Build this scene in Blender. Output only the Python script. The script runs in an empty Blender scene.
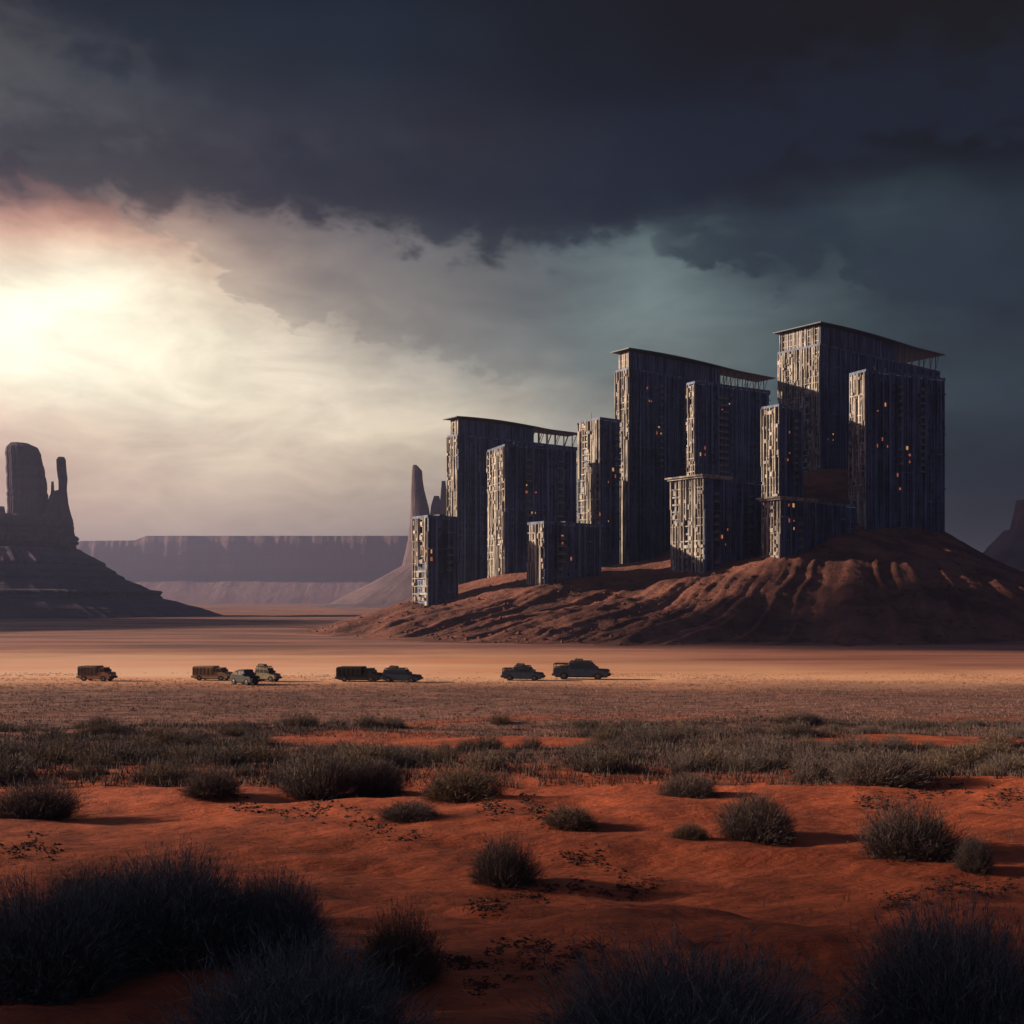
import bpy, math, random
import numpy as np
from mathutils import Vector
R = math.radians
sc = bpy.context.scene
COL = sc.collection
random.seed(7)
rng = np.random.default_rng(11)

# ------------------------------------------------------------------ camera
F = 1098.0            # focal length in pixels of a 1024 picture
HOR = 600.0           # row of the horizon
CZ = 10.0             # height of the eye above the far plain
cam = bpy.data.cameras.new('camera')
cam.lens = 36.0 * F / 1024.0
cam.sensor_width = 36.0
cam.shift_y = (HOR - 512.0) / 1024.0
cam.clip_start = 0.1
cam.clip_end = 20000
co = bpy.data.objects.new('camera', cam)
co.location = (0, 0, CZ)
co.rotation_euler = (R(90), 0, 0)
COL.objects.link(co)
sc.camera = co

sc.view_settings.view_transform = 'Standard'
sc.view_settings.look = 'None'
sc.view_settings.exposure = 0.9
sc.view_settings.gamma = 1.0
sc.cycles.use_denoising = True
sc.cycles.volume_bounces = 0
sc.cycles.max_bounces = 5
sc.cycles.diffuse_bounces = 2
sc.cycles.volume_step_rate = 4

# ------------------------------------------------------------------ sun
SUN_AZ, SUN_EL = R(-84), R(16)
sd = Vector((math.sin(SUN_AZ) * math.cos(SUN_EL), math.cos(SUN_AZ) * math.cos(SUN_EL), math.sin(SUN_EL)))
sl = bpy.data.lights.new('sun', 'SUN')
sl.energy = 5.0
sl.angle = R(1.2)
sl.color = (1.0, 0.76, 0.54)
so = bpy.data.objects.new('sun', sl)
so.rotation_euler = sd.to_track_quat('Z', 'Y').to_euler()
so.location = (-300, 100, 200)
COL.objects.link(so)

# ------------------------------------------------------------------ world: storm sky
def lin(c):
    c = c / 255.0
    return c / 12.92 if c <= 0.04045 else ((c + 0.055) / 1.055) ** 2.4

GX = [0, 60, 120, 180, 240, 300, 360, 420, 480, 540, 600, 660, 720, 780, 840, 900, 960, 1024]
SKY = {
0: '34,43,56 33,42,56 32,41,55 31,40,54 30,40,54 29,38,53 28,37,51 27,35,48 27,34,44 25,32,41 24,30,39 23,28,37 21,26,35 20,25,34 19,23,32 19,22,31 18,21,30 18,21,30',
50: '36,46,60 35,45,58 33,42,55 36,44,56 36,45,58 36,44,58 33,42,57 32,40,54 30,37,48 27,34,43 25,31,40 24,29,38 22,27,36 21,25,34 20,23,32 19,22,30 18,21,29 18,21,29',
100: '45,57,71 46,58,71 45,55,68 46,54,66 48,55,67 46,52,64 42,48,60 38,43,55 35,40,51 31,36,48 28,34,46 27,32,44 24,29,39 22,27,36 21,25,33 20,23,31 19,22,30 19,22,30',
150: '58,62,76 62,65,78 66,67,79 66,65,76 62,62,73 56,58,70 52,55,66 46,48,59 42,44,54 38,42,54 34,39,52 32,37,51 29,34,46 27,31,42 26,30,40 25,30,39 24,29,38 23,28,37',
190: '110,82,84 106,80,82 92,76,80 84,73,78 74,68,76 64,62,72 56,56,67 52,53,63 47,50,59 42,46,57 37,42,55 34,39,53 26,31,42 27,33,44 40,50,60 48,60,68 40,50,60 34,42,52',
215: '185,132,115 180,130,114 155,115,104 125,98,96 100,86,90 80,76,84 68,68,78 64,67,76 56,61,70 50,56,66 43,49,61 44,52,63 42,52,62 36,44,56 46,58,67 50,62,70 44,55,65 38,47,57',
240: '225,185,160 240,200,170 225,185,160 185,150,132 145,125,116 112,102,103 94,92,98 88,92,98 78,86,93 68,78,86 80,94,100 95,112,115 80,95,101 44,55,65 52,65,73 50,62,70 46,57,67 40,50,61',
270: '215,195,170 255,248,222 253,240,212 225,200,175 185,165,148 150,138,130 122,116,115 108,108,111 98,103,107 95,105,110 102,115,118 108,124,126 66,80,87 44,56,66 60,74,82 48,60,70 42,52,64 37,46,58',
300: '253,245,215 255,252,228 255,248,222 248,232,205 215,195,175 182,168,154 150,143,136 122,122,121 100,106,110 92,101,105 104,117,119 110,125,126 92,108,112 82,96,102 70,85,90 48,60,70 38,48,60 34,42,54',
340: '255,253,228 255,252,228 254,248,222 252,242,215 246,232,207 225,210,190 165,158,148 135,133,129 115,120,120 105,112,114 108,120,121 108,121,122 98,111,113 88,102,105 66,80,86 52,65,73 44,55,65 42,54,63',
380: '245,232,205 253,245,218 250,240,213 247,234,208 245,230,205 240,226,202 225,212,192 195,185,170 158,155,147 140,141,136 120,126,124 110,118,118 95,107,108 80,93,97 64,78,84 54,67,75 47,59,68 43,55,64',
420: '220,192,170 228,205,182 232,212,188 235,216,193 237,219,196 238,222,198 238,222,198 236,219,194 215,203,182 170,165,155 140,142,137 112,120,119 95,106,107 78,90,94 62,75,82 52,64,72 46,58,67 42,54,64',
460: '208,172,152 215,185,163 220,195,172 224,202,178 225,204,181 224,203,180 220,200,178 214,196,175 196,182,165 165,158,148 135,134,129 110,115,114 90,100,102 74,85,90 58,70,78 50,62,70 44,56,65 40,52,62',
500: '200,165,148 206,175,156 210,182,163 211,186,166 208,185,167 203,181,164 196,176,160 186,168,155 170,157,147 150,143,136 125,123,120 105,107,107 85,92,96 70,80,86 56,66,75 48,58,67 41,51,61 37,47,57',
540: '190,158,143 196,166,150 200,173,156 198,172,156 194,170,156 188,165,152 178,158,147 168,150,141 152,140,134 132,125,121 112,109,109 94,94,97 78,82,88 64,71,79 52,60,70 44,52,62 36,43,54 33,40,50',
600: '165,140,132 168,143,135 168,146,138 166,145,138 160,142,136 154,138,134 146,132,128 136,124,122 124,115,115 110,105,106 95,92,96 80,80,86 68,70,78 56,60,70 46,52,62 40,46,56 34,38,49 31,35,46',
}
GY = sorted(SKY)
GRID = np.array([[[lin(float(v)) for v in c.split(',')] for c in SKY[y].split()] for y in GY])
for j_, y_ in enumerate(GY):
    if y_ >= 460: GRID[j_, 14:] *= 0.72
    if y_ <= 100: GRID[j_] *= 0.85
GRID = np.maximum(GRID - np.array([0.006, 0.006, 0.008]), 0.003)
def grid_at(px, py):
    px = min(max(px, 0), 1024); py = min(max(py, 0), 600)
    i = max(0, min(len(GX) - 2, int(np.searchsorted(GX, px, side='right') - 1)))
    j = max(0, min(len(GY) - 2, int(np.searchsorted(GY, py, side='right') - 1)))
    a = (px - GX[i]) / (GX[i + 1] - GX[i]); b = (py - GY[j]) / (GY[j + 1] - GY[j])
    return (GRID[j, i] * (1 - a) + GRID[j, i + 1] * a) * (1 - b) + (GRID[j + 1, i] * (1 - a) + GRID[j + 1, i + 1] * a) * b

world = bpy.data.worlds.new('World')
sc.world = world
world.use_nodes = True
wt = world.node_tree
wt.nodes.clear()
class NT:
    """small helper that writes node expressions"""
    def __init__(s, tree): s.t = tree
    def new(s, kind): return s.t.nodes.new(kind)
    def link(s, a, b): s.t.links.new(a, b)
    def put(s, sock, v):
        if hasattr(v, 'is_linked') or isinstance(v, bpy.types.NodeSocket): s.link(v, sock)
        else: sock.default_value = v
    def m(s, op, a, b=0.0, c=None, clamp=False):
        n = s.new('ShaderNodeMath'); n.operation = op; n.use_clamp = clamp
        s.put(n.inputs[0], a); s.put(n.inputs[1], b)
        if c is not None: s.put(n.inputs[2], c)
        return n.outputs[0]
    def mr(s, v, a, b, c=0.0, d=1.0, smooth=True):
        n = s.new('ShaderNodeMapRange'); n.interpolation_type = 'SMOOTHSTEP' if smooth else 'LINEAR'
        s.put(n.inputs['Value'], v)
        for k, x in zip(('From Min', 'From Max', 'To Min', 'To Max'), (a, b, c, d)): s.put(n.inputs[k], x)
        return n.outputs['Result']
    def mix(s, f, a, b, mode='MIX'):
        n = s.new('ShaderNodeMix'); n.data_type = 'RGBA'; n.blend_type = mode
        s.put(n.inputs[0], f)
        s.put(n.inputs[6], a if not isinstance(a, tuple) else (*a, 1)[:4]); s.put(n.inputs[7], b if not isinstance(b, tuple) else (*b, 1)[:4])
        return n.outputs[2]
    def noise(s, vec, scale, detail=6, rough=0.55, dist=0.0):
        n = s.new('ShaderNodeTexNoise')
        n.inputs['Scale'].default_value = scale; n.inputs['Detail'].default_value = detail
        n.inputs['Roughness'].default_value = rough; n.inputs['Distortion'].default_value = dist
        if vec is not None: s.link(vec, n.inputs['Vector'])
        return n
    def mapping(s, vec, scale=(1, 1, 1), loc=(0, 0, 0), rot=(0, 0, 0)):
        n = s.new('ShaderNodeMapping')
        n.inputs['Scale'].default_value = scale; n.inputs['Location'].default_value = loc; n.inputs['Rotation'].default_value = rot
        s.link(vec, n.inputs['Vector']); return n.outputs[0]

w = NT(wt)
tc = w.new('ShaderNodeTexCoord')
dirv = tc.outputs['Generated']
sep = w.new('ShaderNodeSeparateXYZ'); w.link(dirv, sep.inputs[0])
X, Y, Z = sep.outputs
az = w.m('ARCTAN2', X, Y)
hyp = w.m('SQRT', w.m('ADD', w.m('MULTIPLY', X, X), w.m('MULTIPLY', Y, Y)))
tel = w.m('DIVIDE', Z, w.m('MAXIMUM', hyp, 0.02))
# cloud shapes: two octaves of domain warp
n1 = w.noise(w.mapping(dirv, (3.2, 3.2, 8.0), (0.3, 1.7, 0.2)), 1.6, 9, 0.55)
n2 = w.noise(w.mapping(dirv, (6, 6, 13.0), (5.3, 0.7, 2.2)), 2.2, 8, 0.6)
s1 = w.new('ShaderNodeSeparateColor'); w.link(n1.outputs['Color'], s1.inputs[0])
s2 = w.new('ShaderNodeSeparateColor'); w.link(n2.outputs['Color'], s2.inputs[0])
amp = w.mr(tel, 0.03, 0.16, 0.25, 1.0)
def cen(v, k): return w.m('MULTIPLY', w.m('SUBTRACT', v, 0.5), k)
wu = w.m('MULTIPLY', amp, w.m('ADD', cen(s1.outputs[0], 0.10), cen(s2.outputs[0], 0.035)))
wv = w.m('MULTIPLY', amp, w.m('ADD', cen(s1.outputs[1], 0.075), cen(s2.outputs[1], 0.03)))
azw = w.m('ADD', az, wu)
tew = w.m('ADD', tel, wv)
fac = w.m('ADD', w.m('DIVIDE', azw, 2 * math.pi), 0.5)
rows_v = [(HOR - y) / F for y in (600, 570, 540, 510, 480, 450, 425, 400, 375, 350, 325, 300, 280, 260, 240, 222, 205, 185, 160, 130, 100, 60, 10)]
azs = [R(a) for a in np.linspace(-25.5, 25.5, 24)]
DARK = np.array([lin(68), lin(80), lin(106)])
prev = None
for k, v in enumerate(rows_v):
    cr = w.new('ShaderNodeValToRGB')
    cr.color_ramp.interpolation = 'B_SPLINE'
    stops = []
    lft = grid_at(0, HOR - v * F); rgt = grid_at(1024, HOR - v * F)
    stops.append((-179, DARK)); stops.append((-110, DARK * 1.1)); stops.append((-60, lft * 0.45 + DARK)); stops.append((-36, lft * 0.9))
    for a in azs:
        px = 512 + math.tan(a) * F
        py = HOR - v / math.cos(a) * F
        stops.append((math.degrees(a), grid_at(px, py)))
    stops.append((34, rgt)); stops.append((75, DARK * 0.7)); stops.append((179, DARK))
    els = cr.color_ramp.elements
    while len(els) < len(stops): els.new(0.5)
    for i, (a, c) in enumerate(stops):
        els[i].position = (a + 180) / 360
    for i, (a, c) in enumerate(stops):
        els[i].color = (*[float(x) for x in c], 1)
    w.link(fac, cr.inputs[0])
    if prev is None: prev = cr.outputs[0]
    else: prev = w.mix(w.mr(tew, rows_v[k - 1], v, 0, 1, smooth=False), prev, cr.outputs[0])
# overhead, out of the picture: the deck of storm cloud
prev = w.mix(w.mr(tel, 0.56, 1.2), prev, tuple(DARK * 0.8))
# cloud texture
n3 = w.noise(w.mapping(dirv, (4, 4, 11.0), (2.3, 9.7, 4.2)), 2.4, 10, 0.6, 0.4)
det = w.mr(n3.outputs['Fac'], 0.28, 0.72, 0.78, 1.22, smooth=False)
det = w.m('ADD', w.m('MULTIPLY', w.m('SUBTRACT', det, 1.0), w.mr(tel, 0.0, 0.12, 0.25, 1.0)), 1.0)
vm = w.new('ShaderNodeVectorMath'); vm.operation = 'SCALE'
w.link(prev, vm.inputs[0]); w.link(det, vm.inputs['Scale'])
clouds = vm.outputs[0]
# cloud decks with a torn lower edge
n4 = w.noise(w.mapping(dirv, (5, 5, 9.0), (1.3, 3.7, 8.2)), 3.2, 7, 0.56, 0.2)
n5 = w.noise(w.mapping(dirv, (5, 5, 9.0), (7.3, 2.1, 1.2)), 9.0, 5, 0.55)
bil = w.m('ADD', w.m('ABSOLUTE', cen(n4.outputs['Fac'], 0.16)), w.m('ABSOLUTE', cen(n5.outputs['Fac'], 0.035)))
side = cen(n4.outputs['Fac'], 0.16)
def lincol(c): return tuple(max(0.003, lin(v) - 0.006) for v in c)
vor = w.new('ShaderNodeTexVoronoi'); vor.feature = 'SMOOTH_F1'; vor.normalize = True; vor.inputs['Scale'].default_value = 13.0; vor.inputs['Detail'].default_value = 3.0; vor.inputs['Roughness'].default_value = 0.55
vor.inputs['Smoothness'].default_value = 0.35
vsum = w.new('ShaderNodeVectorMath'); vsum.operation = 'MULTIPLY_ADD'
w.link(n5.outputs['Color'], vsum.inputs[0]); vsum.inputs[1].default_value = (0.05, 0.05, 0.05); w.link(w.mapping(dirv, (1, 1, 1.5), (0.4, 0.2, 0.9)), vsum.inputs[2])
w.link(vsum.outputs[0], vor.inputs['Vector'])
puff = w.m('SUBTRACT', 0.30, vor.outputs['Distance'])
def deck(edge, col, lo, hi, opac, fade=None, left=None, bulge=0.0):
    cr = w.new('ShaderNodeValToRGB'); cr.color_ramp.interpolation = 'B_SPLINE'; e = cr.color_ramp.elements
    pts = [(math.degrees(math.atan((px - 512) / F)), (HOR - py) / F * math.cos(math.atan((px - 512) / F))) for px, py in edge]
    while len(e) < len(pts): e.new(0.5)
    for i, (a, t_) in enumerate(pts): e[i].position = (a + 30) / 60
    for i, (a, t_) in enumerate(pts): e[i].color = (t_, t_, t_, 1)
    w.link(w.m('ADD', w.m('DIVIDE', w.m('ADD', az, w.m('MULTIPLY', side, 0.45)), R(60)), 0.5), cr.inputs[0])
    dlt = w.m('SUBTRACT', w.m('ADD', tel, w.m('SUBTRACT', bil, 0.028)), cr.outputs[0])
    if bulge: dlt = w.m('ADD', dlt, w.m('MULTIPLY', puff, bulge))
    mk = w.mr(dlt, lo, hi, 0, opac)
    if fade: mk = w.m('MULTIPLY', mk, w.mr(dlt, fade[0], fade[1], 1, 0))
    front = w.mr(w.m('ABSOLUTE', az), R(30), R(45), 1, 0)
    if left: mk = w.m('MULTIPLY', mk, (w.mr(az, R(left[0]), R(left[1])) if left[0] < left[1] else w.mr(az, R(left[1]), R(left[0]), 1, 0)))
    return w.m('MULTIPLY', mk, front), lincol(col)
for args in (
    ([(-40, 150), (60, 205), (150, 250), (215, 295), (280, 345), (350, 352), (420, 372), (500, 398), (600, 400), (760, 395), (900, 420), (1060, 470)], (122, 116, 114), -0.004, 0.009, 0.36, (0.05, 0.17), (5, -3), -0.085),
    ([(-40, 262), (560, 255), (620, 250), (660, 275), (700, 290), (740, 300), (790, 300), (825, 265), (850, 305), (930, 330), (1000, 325), (1060, 322)], (40, 52, 62), -0.004, 0.018, 0.80, (0.03, 0.075), (5.5, 9), 0.07),
    ([(-40, 205), (60, 212), (200, 232), (330, 245), (440, 262), (560, 282), (620, 258), (680, 220), (740, 200), (800, 170), (860, 165), (960, 160), (1060, 160)], (30, 37, 50), -0.010, 0.022, 0.74, (0.035, 0.12), None, 0.03),
):
    mk, c_ = deck(*args)
    clouds = w.mix(mk, clouds, c_)
ga = w.m('DIVIDE', w.m('SUBTRACT', azw, R(-24.2)), 0.115); gt_ = w.m('DIVIDE', w.m('SUBTRACT', tew, 0.225), 0.085)
gl = w.m('EXPONENT', w.m('MULTIPLY', w.m('ADD', w.m('MULTIPLY', ga, ga), w.m('MULTIPLY', gt_, gt_)), -1.0))
clouds = w.mix(w.m('MULTIPLY', gl, 0.20), clouds, (1.0, 0.92, 0.79), 'ADD')
# the ground half of the world, never seen: dusky earth
below = w.mr(tel, -0.02, -0.004, 0.0, 1.0)
clouds = w.mix(below, (0.05, 0.035, 0.03), clouds)
sky = w.new('ShaderNodeTexSky'); sky.sky_type = 'NISHITA'; sky.sun_disc = False
sky.sun_elevation = SUN_EL; sky.sun_rotation = SUN_AZ
sky.air_density = 1.0; sky.dust_density = 3.0
bg1 = w.new('ShaderNodeBackground'); w.link(clouds, bg1.inputs[0]); bg1.inputs[1].default_value = 0.62
bg2 = w.new('ShaderNodeBackground'); w.link(sky.outputs[0], bg2.inputs[0]); bg2.inputs[1].default_value = 0.05
mx = w.new('ShaderNodeMixShader'); mx.inputs[0].default_value = 0.995     # the sky seen through half a percent of gaps
w.link(bg2.outputs[0], mx.inputs[1]); w.link(bg1.outputs[0], mx.inputs[2])
wo = w.new('ShaderNodeOutputWorld'); w.link(mx.outputs[0], wo.inputs[0])

# ------------------------------------------------------------------ helpers
def hash2(ix, iy, seed):
    h = (ix.astype(np.int64) * 374761393 + iy.astype(np.int64) * 668265263 + seed * 1442695041) & 0xFFFFFFFF
    h = ((h ^ (h >> 13)) * 1274126177) & 0xFFFFFFFF
    h = (h ^ (h >> 16)) & 0xFFFFFFFF
    return h / 4294967295.0
def vnoise(x, y, seed=0):
    x = np.asarray(x, float); y = np.asarray(y, float)
    ix = np.floor(x); iy = np.floor(y); fx = x - ix; fy = y - iy
    fx = fx * fx * fx * (fx * (fx * 6 - 15) + 10); fy = fy * fy * fy * (fy * (fy * 6 - 15) + 10)
    a = hash2(ix, iy, seed); b = hash2(ix + 1, iy, seed); c = hash2(ix, iy + 1, seed); d = hash2(ix + 1, iy + 1, seed)
    return (a * (1 - fx) + b * fx) * (1 - fy) + (c * (1 - fx) + d * fx) * fy
def fbm(x, y, seed=0, oct=5, gain=0.5):
    s = 0; a = 1; n = 0
    for o in range(oct):
        s = s + a * (vnoise(x, y, seed + o * 17) * 2 - 1); n += a
        x = np.asarray(x) * 2.03; y = np.asarray(y) * 2.03; a *= gain
    return s / n
def ridged(x, y, seed=0, oct=4):
    s = 0; a = 1; n = 0
    for o in range(oct):
        s = s + a * (1 - np.abs(vnoise(x, y, seed + o * 17) * 2 - 1)); n += a
        x = x * 2.03; y = y * 2.03; a *= 0.5
    return s / n
def np_mesh(name, verts, faces, smooth=False):
    """faces: one int array (N,k)"""
    me = bpy.data.meshes.new(name)
    verts = np.asarray(verts, np.float32); faces = np.asarray(faces, np.int32)
    n, k = faces.shape
    me.vertices.add(len(verts)); me.vertices.foreach_set('co', verts.ravel())
    me.loops.add(n * k); me.loops.foreach_set('vertex_index', faces.ravel())
    me.polygons.add(n)
    me.polygons.foreach_set('loop_start', np.arange(0, n * k, k, dtype=np.int32))
    me.polygons.foreach_set('loop_total', np.full(n, k, np.int32))
    me.polygons.foreach_set('use_smooth', np.full(n, smooth))
    me.update(calc_edges=True); me.validate()
    return me
def link(name, me, mat=None, parent=None, loc=None):
    if mat is not None and len(me.materials) == 0: me.materials.append(mat)
    o = bpy.data.objects.new(name, me)
    COL.objects.link(o)
    if parent is not None: o.parent = parent
    if loc is not None: o.location = loc
    return o
def tag(o, label=None, cat=None, group=None, kind=None):
    if label: o['label'] = label
    if cat: o['category'] = cat
    if group: o['group'] = group
    if kind: o['kind'] = kind
    return o
def empty(name, loc=(0, 0, 0), rz=0.0):
    o = bpy.data.objects.new(name, None)
    o.empty_display_size = 0.2
    o.location = loc; o.rotation_euler = (0, 0, rz)
    COL.objects.link(o); return o

class MB:
    """collects quads (any hexahedra / prisms / tubes) into one mesh"""
    def __init__(s): s.v = []; s.f = []
    def box(s, x0, x1, y0, y1, z0, z1):
        b = len(s.v)
        s.v += [(x0, y0, z0), (x1, y0, z0), (x1, y1, z0), (x0, y1, z0), (x0, y0, z1), (x1, y0, z1), (x1, y1, z1), (x0, y1, z1)]
        s.f += [(b, b + 3, b + 2, b + 1), (b + 4, b + 5, b + 6, b + 7), (b, b + 1, b + 5, b + 4), (b + 1, b + 2, b + 6, b + 5), (b + 2, b + 3, b + 7, b + 6), (b + 3, b, b + 4, b + 7)]
    def hexa(s, lo, hi):
        b = len(s.v); s.v += list(lo) + list(hi)
        s.f += [(b, b + 3, b + 2, b + 1), (b + 4, b + 5, b + 6, b + 7), (b, b + 1, b + 5, b + 4), (b + 1, b + 2, b + 6, b + 5), (b + 2, b + 3, b + 7, b + 6), (b + 3, b, b + 4, b + 7)]
    def bar(s, p, q, r=0.05):
        p = Vector(p); q = Vector(q); d = (q - p).normalized()
        a = d.orthogonal().normalized() * r; c = d.cross(a).normalized() * r
        s.hexa([tuple(p + a + c), tuple(p - a + c), tuple(p - a - c), tuple(p + a - c)], [tuple(q + a + c), tuple(q - a + c), tuple(q - a - c), tuple(q + a - c)])
    def prism(s, pts, y0, y1, inset=0.0):
        """profile pts in xz, extruded along y; inset pulls the end caps in for a chamfer"""
        n = len(pts); b = len(s.v)
        cx = sum(p[0] for p in pts) / n; cz = sum(p[1] for p in pts) / n
        for (y, k) in ((y0, 1 - inset), (y0 + inset * 0.5, 1.0), (y1 - inset * 0.5, 1.0), (y1, 1 - inset)):
            s.v += [(cx + (p[0] - cx) * k, y, cz + (p[1] - cz) * k) for p in pts]
        for r_ in range(3):
            for i in range(n):
                j = (i + 1) % n
                s.f.append((b + r_ * n + i, b + r_ * n + j, b + (r_ + 1) * n + j, b + (r_ + 1) * n + i))
        s.f.append(tuple(b + i for i in reversed(range(n)))); s.f.append(tuple(b + 3 * n + i for i in range(n)))
    def lathe_y(s, prof, cx, cz, n=20):
        """prof: (y, r) swept round the y axis"""
        b = len(s.v)
        for (y, r) in prof:
            for i in range(n):
                a = 2 * math.pi * i / n
                s.v.append((cx + r * math.cos(a), y, cz + r * math.sin(a)))
        m = len(prof)
        for k in range(m - 1):
            for i in range(n):
                j = (i + 1) % n
                s.f.append((b + k * n + i, b + k * n + j, b + (k + 1) * n + j, b + (k + 1) * n + i))
        s.f.append(tuple(b + i for i in range(n))); s.f.append(tuple(b + (m - 1) * n + i for i in reversed(range(n))))
    def mesh(s, name, smooth=False):
        me = bpy.data.meshes.new(name); me.from_pydata(s.v, [], s.f); me.update()
        if smooth: me.polygons.foreach_set('use_smooth', [True] * len(me.polygons))
        return me
    def build(s, name, mat, parent=None, loc=None): return link(name, s.mesh(name), mat, parent, loc)

def pix(px, py, d):
    """the point seen at a pixel of the picture, d metres ahead"""
    return np.array([(px - 512) / F * d, d, CZ + (HOR - py) / F * d])

# ------------------------------------------------------------------ materials
def mat(name, rough=0.8):
    m = bpy.data.materials.new(name); m.use_nodes = True
    t = NT(m.node_tree); b = m.node_tree.nodes['Principled BSDF']
    b.inputs['Roughness'].default_value = rough
    b.inputs['Specular IOR Level'].default_value = 0.25
    return m, t, b
def simple(name, col, rough=0.7, metal=0.0, var=0.35, scale=3.0):
    m, t, b = mat(name, rough)
    g = t.new('ShaderNodeTexCoord')
    n = t.noise(g.outputs['Object'], scale, 6, 0.6)
    c = t.mix(t.mr(n.outputs['Fac'], 0.3, 0.7), tuple(x * (1 - var) for x in col), tuple(min(1, x * (1 + var)) for x in col))
    t.link(c, b.inputs['Base Color']); b.inputs['Metallic'].default_value = metal
    return m
def emit(name, col, strength):
    m, t, b = mat(name, 0.4)
    b.inputs['Base Color'].default_value = (*[c * 0.3 for c in col], 1)
    b.inputs['Emission Color'].default_value = (*col, 1); b.inputs['Emission Strength'].default_value = strength
    return m

# sand and plain: soil tones, with sunlit strip and far shade painted in, banded by distance over the plain and torn by noise
def ground_material():
    m, t, b = mat('desert_ground', 0.92)
    g = t.new('ShaderNodeNewGeometry'); P = g.outputs['Position']
    s = t.new('ShaderNodeSeparateXYZ'); t.link(P, s.inputs[0])
    na = t.noise(t.mapping(P, (0.05, 0.05, 0.05)), 1.0, 6, 0.6)
    nb = t.noise(t.mapping(P, (0.012, 0.05, 0.03)), 1.0, 7, 0.6)
    yy = t.m('ADD', s.outputs[1], t.m('MULTIPLY', t.m('SUBTRACT', na.outputs['Fac'], 0.5), t.m('MULTIPLY', s.outputs[1], 0.22)))
    n = t.noise(t.mapping(P, (0.9, 0.5, 0.9)), 1.0, 9, 0.62)
    red = t.mix(t.mr(n.outputs['Fac'], 0.35, 0.66), (0.23, 0.046, 0.019), (0.43, 0.092, 0.035))
    nl = t.noise(t.mapping(P, (2.0, 5.0, 2.0)), 1.0, 9, 0.7)
    red = t.mix(t.mr(nl.outputs['Fac'], 0.56, 0.70, 0, 0.6), red, (0.11, 0.030, 0.016))
    ns = t.noise(t.mapping(P, (0.35, 0.9, 0.5)), 1.0, 8, 0.65)
    scrub = t.mix(t.mr(ns.outputs['Fac'], 0.40, 0.60), (0.12, 0.057, 0.045), (0.27, 0.122, 0.090))
    pale = t.mix(t.mr(nb.outputs['Fac'], 0.35, 0.65), (0.86, 0.385, 0.20), (0.96, 0.54, 0.31))  # pale sand, lightened further to paint in the sunlit strip by the vehicles
    far = t.mix(t.mr(nb.outputs['Fac'], 0.35, 0.65), (0.15, 0.075, 0.068), (0.40, 0.175, 0.125))  # far soil, its tone darkened to paint in shade lying on the plain
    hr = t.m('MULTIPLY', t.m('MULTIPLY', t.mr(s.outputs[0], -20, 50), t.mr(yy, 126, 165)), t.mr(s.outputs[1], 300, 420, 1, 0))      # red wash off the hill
    npz = t.noise(t.mapping(P, (0.07, 0.16, 0.1), (3, 1, 0)), 1.0, 6, 0.6)
    patch = t.m('MULTIPLY', t.mr(npz.outputs['Fac'], 0.50, 0.60), t.mr(yy, 62, 84, 1, 0))
    for (ex, ey, ea, eb) in ((-4.4, 56, 10.5, 7.5), (20.5, 54, 7.0, 5.0)):      # bare sand inside the scrub
        dx = t.m('DIVIDE', t.m('SUBTRACT', s.outputs[0], ex), ea); dy = t.m('DIVIDE', t.m('SUBTRACT', yy, ey), eb)
        q = t.m('ADD', t.m('MULTIPLY', dx, dx), t.m('MULTIPLY', dy, dy))
        patch = t.m('MAXIMUM', patch, t.mr(q, 0.6, 1.0, 1, 0))
    c = t.mix(t.m('SUBTRACT', t.mr(yy, 33, 44), t.m('MULTIPLY', patch, t.mr(yy, 33, 44)), clamp=True), red, scrub)
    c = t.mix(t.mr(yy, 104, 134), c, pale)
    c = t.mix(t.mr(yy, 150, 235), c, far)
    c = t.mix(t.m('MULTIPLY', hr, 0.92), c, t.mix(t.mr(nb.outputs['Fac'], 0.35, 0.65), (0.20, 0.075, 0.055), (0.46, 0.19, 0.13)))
    gr = t.noise(t.mapping(P, (26, 26, 26)), 1.0, 4, 0.75)
    c = t.mix(t.mr(gr.outputs['Fac'], 0.5, 0.72, 0, 0.55), c, t.mix(0.65, c, (0.03, 0.015, 0.012)))
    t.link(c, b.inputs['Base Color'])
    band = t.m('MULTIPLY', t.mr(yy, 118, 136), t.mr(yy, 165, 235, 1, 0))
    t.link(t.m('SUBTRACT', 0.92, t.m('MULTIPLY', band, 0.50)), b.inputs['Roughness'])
    bn = t.noise(t.mapping(P, (3.0, 7.0, 4.0)), 1.0, 8, 0.6)
    bn2 = t.noise(t.mapping(P, (14, 22, 14)), 1.0, 5, 0.6)
    h = t.m('ADD', t.m('MULTIPLY', bn.outputs['Fac'], 0.18), t.m('MULTIPLY', bn2.outputs['Fac'], 0.045))
    wv_ = t.new('ShaderNodeTexWave'); wv_.inputs['Scale'].default_value = 1.1; wv_.inputs['Distortion'].default_value = 7.0; wv_.inputs['Detail'].default_value = 4.0; wv_.inputs['Detail Scale'].default_value = 0.8
    t.link(t.mapping(P, (0.7, 1.6, 1.0), (0, 0, 0), (0, 0, 0.5)), wv_.inputs['Vector'])
    h = t.m('ADD', h, t.m('MULTIPLY', wv_.outputs['Fac'], t.m('MULTIPLY', t.mr(na.outputs['Fac'], 0.42, 0.6), 0.014)))
    bu = t.new('ShaderNodeBump'); bu.inputs['Distance'].default_value = 0.8
    t.link(t.m('SUBTRACT', 0.8, t.m('MULTIPLY', band, 0.55)), bu.inputs['Strength'])
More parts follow.
